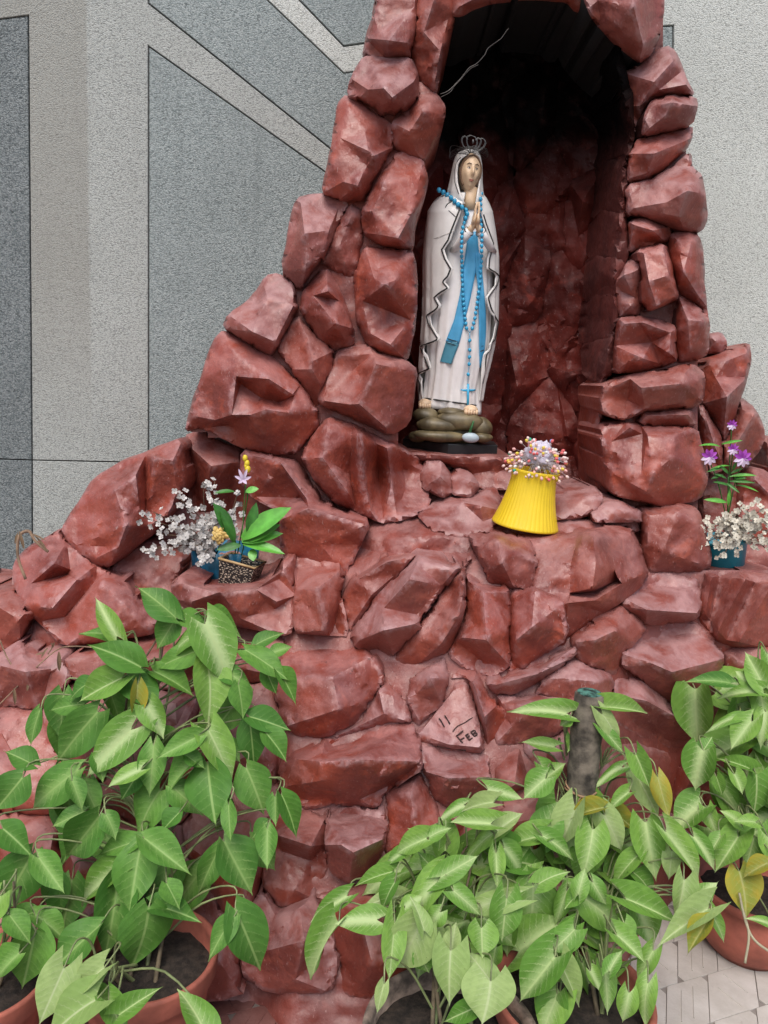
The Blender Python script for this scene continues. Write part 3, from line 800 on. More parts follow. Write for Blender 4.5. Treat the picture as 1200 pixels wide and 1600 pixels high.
rock([(967,103),(984,113),(1005,93),(1040,72),(1055,82),(1066,110),(1086,152),(1050,149),(1020,156),(1001,190),(992,207),(983,165)], [[(978,115,4),(992,160,4)],[(1005,105,4),(1022,128,7),(1052,95,6)],[(1000,165,5),(1030,140,6),(1072,132,6)]], mat=RED_C, back=.3, skirt=SIDE)
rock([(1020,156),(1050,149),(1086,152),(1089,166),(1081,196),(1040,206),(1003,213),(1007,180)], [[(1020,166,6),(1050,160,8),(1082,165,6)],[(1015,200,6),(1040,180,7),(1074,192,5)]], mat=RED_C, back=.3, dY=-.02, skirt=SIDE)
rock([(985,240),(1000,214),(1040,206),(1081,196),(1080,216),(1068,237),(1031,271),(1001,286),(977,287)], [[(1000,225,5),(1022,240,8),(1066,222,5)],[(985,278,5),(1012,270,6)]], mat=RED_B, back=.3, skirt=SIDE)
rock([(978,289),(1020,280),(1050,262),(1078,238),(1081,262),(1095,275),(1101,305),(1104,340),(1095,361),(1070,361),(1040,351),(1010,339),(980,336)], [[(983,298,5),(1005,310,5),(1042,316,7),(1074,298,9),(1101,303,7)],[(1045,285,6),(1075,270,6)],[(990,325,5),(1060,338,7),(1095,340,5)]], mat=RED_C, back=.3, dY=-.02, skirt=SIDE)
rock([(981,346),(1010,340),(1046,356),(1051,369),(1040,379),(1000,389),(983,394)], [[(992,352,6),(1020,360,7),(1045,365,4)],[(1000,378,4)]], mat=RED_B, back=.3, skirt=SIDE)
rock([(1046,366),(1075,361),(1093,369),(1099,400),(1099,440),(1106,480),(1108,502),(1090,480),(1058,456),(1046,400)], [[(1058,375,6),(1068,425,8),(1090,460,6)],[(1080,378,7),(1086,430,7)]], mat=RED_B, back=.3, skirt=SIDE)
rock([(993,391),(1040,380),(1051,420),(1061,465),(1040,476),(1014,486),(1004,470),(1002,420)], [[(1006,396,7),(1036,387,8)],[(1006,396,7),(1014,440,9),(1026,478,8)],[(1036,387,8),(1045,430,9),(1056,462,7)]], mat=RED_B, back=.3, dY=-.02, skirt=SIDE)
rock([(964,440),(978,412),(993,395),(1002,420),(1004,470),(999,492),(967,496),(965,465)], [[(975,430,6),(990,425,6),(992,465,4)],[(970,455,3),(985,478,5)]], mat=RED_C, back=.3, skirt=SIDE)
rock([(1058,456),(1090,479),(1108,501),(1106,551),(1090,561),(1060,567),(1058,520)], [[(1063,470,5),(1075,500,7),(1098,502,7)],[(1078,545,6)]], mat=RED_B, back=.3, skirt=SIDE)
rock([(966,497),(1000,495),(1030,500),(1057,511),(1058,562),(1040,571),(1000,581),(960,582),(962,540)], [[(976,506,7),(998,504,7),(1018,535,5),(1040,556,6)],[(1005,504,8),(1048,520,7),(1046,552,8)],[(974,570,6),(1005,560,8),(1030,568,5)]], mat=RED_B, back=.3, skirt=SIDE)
rock([(942,602),(985,586),(1040,579),(1080,568),(1101,586),(1096,626),(1080,637),(1010,643),(975,656),(945,648),(940,620)], [[(955,605,5),(985,592,6),(1002,606,9),(1060,600,9),(1094,596,7)],[(1002,606,9),(1008,638,7)],[(980,625,4)],[(1060,630,7)]], mat=RED, back=.3, dY=-.02)
rock([(1004,643),(1080,637),(1089,667),(1045,668),(1000,664)], [[(1010,650,6),(1075,648,6)]], mat=RED, back=.25, dY=-.01, skirt=SIDE)
rock([(938,664),(980,660),(1000,663),(1089,668),(1099,710),(1106,750),(1092,781),(1040,792),(1000,782),(954,772),(943,720)], [[(984,668,7),(1004,678,6),(1002,740,8)],[(1012,680,8),(1055,680,8),(1085,698,6)],[(1020,740,9),(1050,715,9),(1092,740,6)],[(958,740,7),(1010,768,8),(1060,760,7),(1085,770,5)],[(955,690,5)]], mat=RED_B, back=.3)
# stones stacked beside the right pillar
rock([(1104,552),(1107,524),(1125,519),(1136,534),(1131,552)], [[(1118,533,4)]], dY=.15, mat=RED_C)
rock([(1098,577),(1110,561),(1140,550),(1170,537),(1174,560),(1166,590),(1156,622),(1146,662),(1131,692),(1110,652),(1097,630)], [[(1108,570,5),(1135,564,6),(1166,552,5)],[(1118,590,6),(1136,620,9),(1131,675,5)],[(1160,575,5)]], dY=.10, mat=RED_B)
rock([(1131,692),(1146,662),(1156,622),(1181,640),(1196,680),(1186,702),(1170,722),(1150,742),(1130,732)], [[(1160,640,5),(1178,648,7),(1136,718,7)],[(1184,685,4)]], dY=.12, mat=RED)
rock([(1087,640),(1098,630),(1126,682),(1132,732),(1110,742),(1099,710)], [[(1105,660,5),(1118,700,5)]], dY=.08, mat=RED_B)
rock([(1160,762),(1176,731),(1196,736),(1260,780),(1260,860),(1150,842)], [[(1180,750,6),(1220,790,6)]], dY=.14, mat=RED_B)
rock([(1100,745),(1131,732),(1152,762),(1152,842),(1112,880),(1098,800)], [[(1125,780,2)]], dY=.14, mat=RED)
rock([(1150,838),(1262,850),(1262,915),(1150,908)], [[(1200,870,2)]], dY=.13, mat=RED)
rock([(1196,680),(1240,700),(1270,790),(1200,740)], [[(1225,725,4)]], dY=.22, mat=RED)
# foot of the mound behind the plants: smaller stones
def clip_half(P, a, b, asp=1.0):       # keep what is nearer to a than to b
    mx, my = (a[0] + b[0]) / 2, (a[1] + b[1]) / 2
    nx, ny = b[0] - a[0], (b[1] - a[1]) * asp * asp
    out = []
    for i in range(len(P)):
        p, q = P[i], P[(i + 1) % len(P)]
        dp = (p[0] - mx) * nx + (p[1] - my) * ny; dq = (q[0] - mx) * nx + (q[1] - my) * ny
        if dp <= 0: out.append(p)
        if (dp < 0 < dq) or (dq < 0 < dp):
            t = dp / (dp - dq); out.append((p[0] + (q[0] - p[0]) * t, p[1] + (q[1] - p[1]) * t))
    return out
def fill(poly, n, seed, hmax=7, aspect=1.0, **kw):
    rnd = random.Random(seed)
    xs = [p[0] for p in poly]; ys = [p[1] for p in poly]
    S = []
    tries = 0
    while len(S) < n and tries < 4000:
        tries += 1
        p = (rnd.uniform(min(xs), max(xs)), rnd.uniform(min(ys), max(ys)))
        if not inside([p], poly)[0]: continue
        md = math.sqrt((max(xs) - min(xs)) * (max(ys) - min(ys)) / n) * 0.62
        if all(math.hypot(p[0] - q[0], (p[1] - q[1]) * aspect) > md * (aspect ** 0.5) for q in S): S.append(p)
    for i, s in enumerate(S):
        P = list(poly)
        for j, q in enumerate(S):
            if j != i and P: P = clip_half(P, s, q, aspect)
        Q = []
        for p in P:
            if not Q or math.hypot(p[0] - Q[-1][0], p[1] - Q[-1][1]) > 6: Q.append(p)
        if len(Q) > 1 and math.hypot(Q[0][0] - Q[-1][0], Q[0][1] - Q[-1][1]) < 6: Q.pop()
        if len(Q) < 3: continue
        cx = sum(p[0] for p in Q) / len(Q); cy = sum(p[1] for p in Q) / len(Q)
        a0 = rnd.uniform(0, 6.28)
        ring = []
        for k in range(rnd.choice((3, 4))):
            v = Q[int((k + rnd.random()) * len(Q) / 4) % len(Q)]
            t = rnd.uniform(0.35, 0.7)
            ring.append((cx + (v[0] - cx) * t, cy + (v[1] - cy) * t, rnd.uniform(0.4, 1) * hmax))
        m = kw.get('mat') or rnd.choice((RED, RED_B, RED_C))
        k2 = dict(kw); k2['mat'] = m
        try: rock(Q, [[ring[0]], [ring[1], ring[2]]] + ([[ring[3]]] if len(ring) > 3 else []), **k2)
        except Exception as e: print('fill rock failed', e)
fill([(-90,1112),(0,1102),(62,1112),(112,1068),(300,1082),(428,1062),(440,1135),(433,1202),(440,1241),(430,1262),(408,1382),(375,1520),(380,1560),(200,1575),(-90,1600)], 15, 3, step=8)
fill([(766,1216),(771,1167),(862,1152),(902,1122),(950,1122),(1000,1152),(1070,1178),(1117,1152),(1121,1092),(1250,1130),(1250,1420),(1000,1440),(860,1570),(642,1580),(702,1500),(681,1352),(700,1262),(761,1252)], 15, 8, step=8)
# inside the niche: side wall on the right, rough stones of the back, floor step under the statue
def jamb_depth(x, y):
    xr = np.interp(y, [-100, 103, 207, 290, 440, 500, 600, 660, 780], [975, 968, 990, 977, 963, 965, 942, 940, 950])
    t = max(0, (xr - 4 - x) / 46.0)
    return 2.195 + 0.335 * t
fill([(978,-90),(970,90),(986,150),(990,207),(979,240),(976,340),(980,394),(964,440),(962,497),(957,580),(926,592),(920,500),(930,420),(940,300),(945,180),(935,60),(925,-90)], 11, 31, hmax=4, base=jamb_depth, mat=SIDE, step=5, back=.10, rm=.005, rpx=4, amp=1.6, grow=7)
rock([(962,578),(942,602),(940,665),(945,720),(955,772),(918,765),(918,700),(922,640),(930,588)], [[(945,620,2),(930,690,3),(935,750,2)],[(940,680,1)]], base=jamb_depth, mat=RED_B, back=.12, rm=.008, rpx=8, amp=2.2)
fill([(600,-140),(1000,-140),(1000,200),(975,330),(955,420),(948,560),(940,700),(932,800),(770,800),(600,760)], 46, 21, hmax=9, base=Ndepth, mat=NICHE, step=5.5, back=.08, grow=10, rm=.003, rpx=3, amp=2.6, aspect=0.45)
# solid core: closes the gaps between the stones, and the shell behind the niche
def core(poly, holes, depth, mat, name, step=14):
    xs = [p[0] for p in poly]; ys = [p[1] for p in poly]
    gx = np.arange(min(xs), max(xs) + step, step); gy = np.arange(min(ys), max(ys) + step, step)
    m = MB(); idx = {}
    def vid(i, j):
        if (i, j) not in idx:
            x, y = gx[i], gy[j]
            idx[(i, j)] = len(m.v); m.v.append(tuple(at(x, y, depth(x, y) + 0.008 * noise.noise(Vector((x, y, 3)) * 0.05))))
        return idx[(i, j)]
    cc = np.array([[(gx[i] + gx[i + 1]) / 2, (gy[j] + gy[j + 1]) / 2] for i in range(len(gx) - 1) for j in range(len(gy) - 1)])
    ok = inside(cc, poly)
    for h in holes: ok &= ~inside(cc, h)
    k = 0
    for i in range(len(gx) - 1):
        for j in range(len(gy) - 1):
            if ok[k]: m.f.append((vid(i, j), vid(i, j + 1), vid(i + 1, j + 1), vid(i + 1, j)))
            k += 1
    return m.build(name, mat, grotto)
arch_hole = [(625,735),(625,560),(620,400),(640,250),(660,150),(690,-20),(800,-50),(925,-40),(1010,80),(1010,200),(1000,440),(990,590),(975,600),(970,790),(812,790),(780,735)]
hollow_l = [(275,940),(200,930),(175,885),(230,830),(290,760),(285,670),(385,695),(385,770),(450,800),(450,880),(400,925),(330,930)]
hollow_r = [(1100,890),(1090,790),(1100,560),(1300,500),(1300,900)]
core([(600,-90),(580,60),(555,150),(535,200),(515,300),(475,330),(455,410),(420,450),(370,500),(345,540),(305,660),(280,700),(160,760),(110,830),(40,870),(0,940),(-80,960),(-80,1640),(1240,1640),(1240,1010),(1240,900),(1100,880),(1095,780),(1090,560),(1085,330),(1070,180),(1040,90),(1020,-90)], [arch_hole, hollow_l, hollow_r], lambda x, y: Bdepth(x, y) - 0.012 + 0.035 * sst(700, 740, y) * (1 - sst(840, 880, y)) - 0.022 * sst(860, 900, y) + 0.055 * (1 - sst(400, 460, x)) * sst(860, 900, y), MORTAR, 'mortar', 9)
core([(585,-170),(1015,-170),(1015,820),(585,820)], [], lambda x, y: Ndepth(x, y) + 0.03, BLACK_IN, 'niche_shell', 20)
z_step = at(700, 709, 2.29).z
x_l, x_r = at(600, 709, 2.29).x, at(800, 709, 2.29).x
st = MB(); st.box((x_l, 2.285, z_step - 0.2), (x_r, 2.78, z_step)); st.build('niche_step', RED, grotto, False)
st = MB(); st.box((x_r + .003, 2.20, 0.85), (at(960, 709, 2.4).x + .03, 2.78, at(850, 790, 2.25).z)); st.build('niche_floor', RED, grotto, False)
# pot hollow floors
for (x, y, Y, w) in ((360, 935, 2.02, .16), (1160, 905, 2.10, .16)):
    p = at(x, y, Y)
    s_ = MB(); s_.lathe([(0.0001, 0.0), (w, 0.0), (w, -0.25), (0.0001, -0.25)], (p.x, p.y + .04, p.z), 24); s_.build('hollow_floor', MORTAR, grotto)
# the scratched date: "11" and "FEB" cut into the wet cement
INK = simple('scratched_line', (0.035, 0.018, 0.016), 0.9, 0.3)
def zx(X, Y): return (640 + X / 7.5, 1080 + Y / 7.5)
strokes = [[(345,318),(368,350),(408,425)],[(410,282),(440,330),(470,382)],
           [(548,525),(628,462)],[(560,535),(590,572),(622,605)],[(592,572),(640,545)],
           [(655,518),(700,570)],[(655,518),(690,498)],[(674,540),(706,522)],[(700,570),(735,548)],
           [(718,478),(760,530)],[(718,478),(752,460),(770,474),(738,504)],[(738,504),(775,486),(790,505),(760,530)],
           [(505,470),(560,410),(640,372),(700,330),(790,285)],[(320,642),(420,665),(540,682),(660,695)]]
for i, s_ in enumerate(strokes):
    pts = [zx(*p) for p in s_]
    path = bez([feb_surf(x, y, 0.0022) for x, y in pts], 4)
    MB().tube(path, 0.0017 if i < 12 else 0.0011, 6).build('scratched_stroke' if i < 12 else 'crack', INK, feb_rock)

# ================================================================== STATUE
SY = 2.36
CREAM = simple('statue_white_paint', (0.80, 0.765, 0.75), 0.38, 0.05, 18, 0.0006, 90)
CLOAK = simple('statue_cloak_paint', (0.80, 0.775, 0.745), 0.36, 0.06, 14, 0.0006, 90)
SKIN = simple('statue_skin_paint', (0.76, 0.55, 0.36), 0.42, 0.06, 30)
BLUE = simple('statue_blue_paint', (0.075, 0.36, 0.62), 0.35, 0.10, 20)
BLUE_D = simple('statue_teal_paint', (0.07, 0.26, 0.36), 0.4, 0.10, 20)
TRIM = simple('black_trim_paint', (0.018, 0.016, 0.015), 0.4, 0.2)
HAIR = simple('statue_hair_paint', (0.17, 0.095, 0.055), 0.5, 0.2)
LIP = simple('statue_lip_paint', (0.42, 0.13, 0.10), 0.45, 0.1)
STONE_O = simple('statue_olive_stone', (0.16, 0.125, 0.065), 0.45, 0.35, 22, 0.002, 60)
PLINTH = simple('black_plinth_paint', (0.016, 0.017, 0.018), 0.35, 0.3)
GREENP = simple('statue_green_paint', (0.04, 0.16, 0.05), 0.5, 0.2)
PALEB = simple('statue_pale_blue_paint', (0.50, 0.60, 0.66), 0.4, 0.15)
ps = mpp(at(715, 500, SY))
s0 = at(700, 706, SY)
statue = thing('praying_woman_statue', s0, 'painted statue of a praying woman in white cloak with blue sash, standing in the niche', 'statue')
def fx(tab, y, k=1):
    return float(np.interp(y, [t[0] for t in tab], [t[k] for t in tab]))
D_TAB = [(312, 733, 22), (325, 734, 29), (345, 734, 34), (380, 729, 39), (420, 725, 43), (460, 722, 46), (500, 718, 47), (540, 715, 47), (580, 711, 44), (610, 707, 43), (634, 705, 45), (642, 705, 45)]
C_TAB = [(300, 702, 752), (308, 684, 760), (318, 675, 765), (330, 668, 770), (360, 664, 775), (400, 661, 780), (450, 661, 780), (500, 660, 778), (540, 657, 772), (570, 655, 765), (600, 653, 757), (632, 655, 752)]
def dress_d(x, y):      # how far the dress front stands before the statue's axis
    cx, hw = fx(D_TAB, y), fx(D_TAB, y, 2)
    q = max(0.0, 1 - ((x - cx) / hw) ** 2)
    return 0.66 * hw * ps * math.sqrt(q)
def cloak_d(x, y):
    l, r = fx(C_TAB, y), fx(C_TAB, y, 2)
    cx, hw = (l + r) / 2, (r - l) / 2
    q = max(0.0, 1 - ((x - cx) / hw) ** 2)
    return 0.70 * hw * ps * math.sqrt(q)
def SP(x, y, d): return at(x, y, SY - d)
# dress with hanging folds
m = MB(); NA = 96
rows = list(np.arange(312, 643, 6))
for y in rows:
    cx, hw = fx(D_TAB, y), fx(D_TAB, y, 2)
    t = (y - 312) / 330.0
    for k in range(NA):
        a = 2 * math.pi * k / NA
        f = 1 + t * (0.060 * math.sin(9 * a + 1.5 * math.sin(t * 3)) + 0.042 * math.sin(19 * a + 2.2))
        yy = y + (6 * math.cos(a) if y > 630 else 0)
        m.v.append(tuple(SP(cx + hw * f * math.cos(a), yy, 0.66 * hw * f * ps * math.sin(a))))
n = len(rows)
for i in range(n - 1):
    for k in range(NA):
        m.f.append((i * NA + k, i * NA + (k + 1) % NA, (i + 1) * NA + (k + 1) % NA, (i + 1) * NA + k))
m.f.append(tuple(range(NA))); m.f.append(tuple(range((n - 1) * NA, n * NA)))
dress = m.build('dress', CREAM, statue)
# cloak, open in front, its edges falling in zigzag folds
EL = [(300, 728), (330, 721), (345, 715), (360, 709), (375, 704), (390, 694), (405, 699), (420, 708), (432, 703), (440, 695), (450, 703), (458, 690), (465, 682), (478, 689), (485, 683), (493, 670), (505, 673), (530, 688), (535, 678), (541, 660), (560, 668), (576, 674), (585, 655), (600, 660), (632, 658)]
ER = [(300, 744), (330, 751), (350, 757), (380, 768), (390, 766), (405, 762), (420, 761), (424, 769), (430, 777), (445, 774), (465, 760), (480, 764), (495, 771), (503, 776), (530, 771), (536, 765), (545, 764), (555, 757), (575, 755), (600, 751), (632, 749)]
m = MB(); rows = list(np.arange(300, 630, 3.0)); NC = 80
def cl_pt(a, y, k):
    l, r = fx(C_TAB, y), fx(C_TAB, y, 2)
    cx, hw = (l + r) / 2, (r - l) / 2
    t = max(0, (y - 330) / 300.0)
    front = max(0, math.sin(a)) * 0.5 + 0.5
    f = k * (1 + t * 0.034 * math.sin(17 * a + 1.2 * math.sin(y * 0.012)) + t * 0.022 * math.sin(29 * a))
    return SP(cx + hw * f * math.cos(a), y, 0.70 * hw * f * ps * math.sin(a))
for y in rows:
    l, r = fx(C_TAB, y), fx(C_TAB, y, 2)
    cx, hw = (l + r) / 2, (r - l) / 2
    al = math.acos(max(-0.995, min(0.995, (fx(EL, y) - cx) / hw))); ar = math.acos(max(-0.995, min(0.995, (fx(ER, y) - cx) / hw)))
    A = [al + (2 * math.pi + ar - al) * k / (NC - 1) for k in range(NC)]
    for a in A: m.v.append(tuple(cl_pt(a, y, 1.0)))
    for a in A[::-1]: m.v.append(tuple(cl_pt(a, y, 0.97)))
W2 = 2 * NC
for i in range(len(rows) - 1):
    for k in range(W2):
        m.f.append((i * W2 + k, i * W2 + (k + 1) % W2, (i + 1) * W2 + (k + 1) % W2, (i + 1) * W2 + k))
for i in (0, len(rows) - 1):
    for k in range(NC - 1): m.f.append((i * W2 + k, i * W2 + k + 1, i * W2 + W2 - 2 - k, i * W2 + W2 - 1 - k))
cloak = m.build('cloak', CLOAK, statue)
# black edging lines painted just inside the cloak's border, and the hem lines
def trim(path, r, parent, nm='edging', mat=TRIM):
    return MB().tube(path, r, 6).build(nm, mat, parent)
trim([SP(fx(EL, y) - 4, y, cloak_d(fx(EL, y) - 4, y) + .0014) for y in np.arange(318, 628, 3)], 0.0023, cloak)
trim([SP(fx(ER, y) + 3, y, cloak_d(min(fx(ER, y) + 3, fx(C_TAB, y, 2) - 1), y) + .0014) for y in np.arange(335, 600, 3)], 0.0020, cloak)
trim([SP(x, 631 + 6 * (x - 705) / 43 - 3, dress_d(x, 630) + 0.0022) for x in range(664, 746, 4)], 0.0022, dress)
trim(bez([SP(x, y, cloak_d(x, y) + .001) for x, y in ((664, 376), (680, 372), (697, 366), (711, 360))], 5), 0.0008, cloak, 'cape_seam', simple('seam_line_paint', (.62, .60, .57), .5))  # cape seam as a thin off-white line
trim(bez([SP(x, y, cloak_d(x, y) + .001) for x, y in ((696, 324), (699, 319), (707, 314))], 4), 0.0014, cloak)
trim(bez([SP(x, y, cloak_d(x, y) + .001) for x, y in ((701, 329), (708, 335), (714, 341))], 4), 0.0009, cloak)
# sash: knot at the waist and two hanging tails
def ribbon(Lf, Rt, nm, mat, lift=0.004, th=0.006, parent=statue):
    m = MB(); n = 26; nw = 7
    for side in (0, 1):
        for i in range(n + 1):
            y = Lf[0][0] + (max(Lf[-1][0], Rt[-1][0]) - Lf[0][0]) * i / n
            y1 = min(y, Lf[-1][0]); y2 = min(y, Rt[-1][0])
            xl, xr = fx(Lf, y1) - 1.5, fx(Rt, y2) + 2.0
            for k in range(nw):
                u = k / (nw - 1); x = xl + (xr - xl) * u; yy = y1 + (y2 - y1) * u
                m.v.append(tuple(SP(x, yy, dress_d(x, yy) + lift - side * th + 0.0012 * math.sin(u * 9))))
    N1 = (n + 1) * nw
    for i in range(n):
        for k in range(nw - 1):
            a = i * nw + k
            m.f.append((a, a + nw, a + nw + 1, a + 1)); m.f.append((N1 + a, N1 + a + 1, N1 + a + nw + 1, N1 + a + nw))
        a = i * nw; m.f.append((a, N1 + a, N1 + a + nw, a + nw))
        a = i * nw + nw - 1; m.f.append((a, a + nw, N1 + a + nw, N1 + a))
    for k in range(nw - 1):
        a = n * nw + k; m.f.append((a, N1 + a, N1 + a + 1, a + 1))
        m.f.append((k, k + 1, N1 + k + 1, N1 + k))
    return m.build(nm, mat, parent)
tL = [(362, 729), (380, 731), (420, 725), (460, 720), (500, 711), (528, 700), (533, 698)]
tR = [(362, 744), (380, 745), (407, 748), (427, 741), (467, 733), (507, 723), (536, 716), (538, 715)]
sash = ribbon(tL, tR, 'sash', BLUE)
ribbon([(534, 698), (565, 689)], [(539, 715), (569, 703)], 'sash_end', BLUE_D, parent=sash)
for dy in (0, 6):
    trim([SP(699 - dy * .3 + (16 - 0 * dy) * u, 529 + dy + 5 * u, dress_d(707, 530) + .0052) for u in (0, .5, 1)], 0.0011, sash, 'sash_stripe')
ribbon([(395, 745), (425, 745), (450, 748), (473, 749), (507, 750), (540, 750), (575, 751)], [(395, 748), (410, 751), (440, 753), (480, 757), (510, 758), (530, 757), (575, 752.5)], 'sash_tail', BLUE, lift=.007)
for dy in (0, 7):
    trim([SP(750, 542 + dy, dress_d(750, 542) + .005), SP(756, 540 + dy, dress_d(756, 540) + .006)], 0.0013, sash, 'sash_stripe')
# arms, sleeves, praying hands
for (e, w, sgn) in (((704, 394, .030), (734, 360, .092), -1), ((772, 394, .030), (750, 361, .090), 1)):
    p0, p1 = SP(*e), SP(*w)
    sl = MB().tube([p0, p0.lerp(p1, .35) + Vector((0, -.012, -.006)), p0.lerp(p1, .7) + Vector((0, -.008, -.004)), p1], [.008, .011, .0125, .0140], 16).build('sleeve', CREAM, statue)
    t = (p1 - p0).normalized()
    MB().tube([p1 - t * .005, p1 - t * .002], [.0153, .0150], 16).build('cuff_line', TRIM, sl)
    # hand: palm, four unequal fingers and a thumb, pressed against the other
    hb = SP(742 + sgn * 3.6, 357, .104); ht = SP(747 + sgn * 1.6, 316, .112)
    ax = (ht - hb); Lh = ax.length; ax.normalize()
    fw = Vector((0, -1, 0)); fw = (fw - ax * fw.dot(ax)).normalized(); sd_ = ax.cross(fw).normalized()
    m = MB()
    Mh = Matrix((sd_, fw, ax)).transposed()
    m.ball(hb + ax * Lh * .27, (.0068, .0125, Lh * .34), 14, 10, Mh)
    m.tube([p1 - t * .006, hb + ax * Lh * .08], [.0095, .0082], 10)
    for q, (off, ln) in enumerate(((-.0085, .80), (-.0030, .97), (.0028, 1.0), (.0085, .90))):
        b0 = hb + ax * Lh * .42 + fw * off
        b1 = hb + ax * Lh * (.42 + .56 * ln * .55) + fw * off * .92 + sd_ * sgn * .0012
        b2 = hb + ax * Lh * (.44 + .56 * ln) + fw * off * .85 - sd_ * sgn * .0004
        m.tube([b0, b0.lerp(b1, .5), b1, b1.lerp(b2, .6), b2, b2 + ax * .001], [.0036, .0035, .0033, .0030, .0022, .0008], 8)
    th0 = hb + ax * Lh * .16 + fw * .010
    m.tube([th0, th0 + ax * .012 + fw * .0045, th0 + ax * .024 + fw * .003 - sd_ * sgn * .001, th0 + ax * .0275 + fw * .002], [.0042, .0038, .0030, .001], 8)
    m.build('hand', SKIN, statue)
# neck and head
MB().tube([SP(733, 326, .012), SP(734, 312, .018), SP(736, 294, .016)], [.032, .021, .0205], 18).build('neck', SKIN, statue)
hc = SP(733.5, 270.5, .020)
yaw, pit = R(10), R(-5)
HM = Matrix.Rotation(R(3.5), 3, 'Y') @ Matrix.Rotation(yaw, 3, 'Z') @ Matrix.Rotation(pit, 3, 'X')
def g2(a, b, sa, sb): return math.exp(-(a / sa) ** 2 - (b / sb) ** 2)
def head_p(u, v, lift=0.0):
    """u left-right angle on the face (0 front), v elevation; head looks along -Y"""
    x = math.sin(u) * math.cos(v); y = -math.cos(u) * math.cos(v); z = math.sin(v)
    r = Vector((x * 0.0308, y * 0.037, z * 0.0545))
    if z < 0: r.x *= 1 - 0.30 * min(1, -z) ** 1.3
    fr = max(0, -y)
    d = 0.0
    d += 0.0095 * g2(u, v + .20, .13, .16) + 0.0055 * g2(u, v + .03, .10, .20)      # nose tip and bridge
    d -= 0.0042 * (g2(u - .36, v - .07, .21, .13) + g2(u + .36, v - .07, .21, .13))  # eye sockets
    d += 0.0022 * (g2(u - .36, v - .05, .13, .07) + g2(u + .36, v - .05, .13, .07))  # lids
    d += 0.0020 * (g2(u - .33, v - .26, .26, .08) + g2(u + .33, v - .26, .26, .08))  # brows
    d += 0.0025 * (g2(u - .55, v + .25, .22, .22) + g2(u + .55, v + .25, .22, .22))  # cheeks
    d += 0.0022 * g2(u, v + .51, .30, .06) + 0.0022 * g2(u, v + .61, .26, .06)       # lips
    d -= 0.0015 * g2(u, v + .555, .26, .025)
    d += 0.0040 * g2(u, v + .88, .30, .16)                                            # chin
    nrm = Vector((x, y, z))
    return hc + HM @ (r + nrm * (d * fr + lift))
m = MB(); nu, nv = 72, 48
for j in range(nv + 1):
    v = -math.pi / 2 + math.pi * j / nv
    for k in range(nu): m.v.append(tuple(head_p(-math.pi + 2 * math.pi * k / nu, v)))
for j in range(nv):
    for k in range(nu): m.f.append((j * nu + k, j * nu + (k + 1) % nu, (j + 1) * nu + (k + 1) % nu, (j + 1) * nu + k))
head = m.build('head', SKIN, statue)
EYEW = simple('eye_white_paint', (.62, .55, .48), .3); IRIS = simple('eye_dark_paint', (.05, .028, .018), .3)
for s_ in (-1, 1):
    c = s_ * .36
    m = MB(); N = 14
    ringp = [head_p(c + .15 * math.cos(2 * math.pi * k / N), .055 + .045 * math.sin(2 * math.pi * k / N) - .012 * math.cos(4 * math.pi * k / N), .0006) for k in range(N)]
    m.v = [tuple(head_p(c, .055, .0014))] + [tuple(p) for p in ringp]; m.f = [(0, 1 + k, 1 + (k + 1) % N) for k in range(N)]
    e = m.build('eye', EYEW, head)
    m = MB(); ringp = [head_p(c + .03 + .055 * math.cos(2 * math.pi * k / N), .045 + .042 * math.sin(2 * math.pi * k / N), .0019) for k in range(N)]
    m.v = [tuple(head_p(c + .03, .045, .0026))] + [tuple(p) for p in ringp]; m.f = [(0, 1 + k, 1 + (k + 1) % N) for k in range(N)]
    m.build('iris', IRIS, e)
    MB().tube([head_p(c + s_ * .02 + .17 * q, .105 - .035 * q * q, .0012) for q in (-1, -.5, 0, .5, 1)], [.0005, .0010, .0011, .0009, .0004], 6).build('eyelid', HAIR, e)
    MB().tube([head_p(c + s_ * .02 + .22 * q, .27 - .05 * q * q, .0006) for q in (-1, -.5, 0, .5, 1)], [.0005, .0011, .0012, .0010, .0004], 6).build('eyebrow', HAIR, head)
for vv, rr in ((-.525, .0011), (-.595, .0015)):
    MB().tube([head_p(.27 * q, vv + (.012 * q * q if vv > -.55 else .045 * q * q), .0006) for q in (-1, -.6, -.2, .2, .6, 1)], [.0004, rr * .8, rr, rr, rr * .8, .0004], 7).build('lip', LIP, head)
# hair waving under the veil
for s_ in (-1, 1):
    m = MB()
    path = [head_p(s_ * .03, .83, .001), head_p(s_ * .62, .66, .001), head_p(s_ * 1.08, .30, .001), head_p(s_ * 1.22, -.1, .001), head_p(s_ * 1.28, -.5, .001), head_p(s_ * 1.2, -.8, 0)]
    m.tube(bez(path, 6), 0.0032, 10); m.build('hair', HAIR, head)
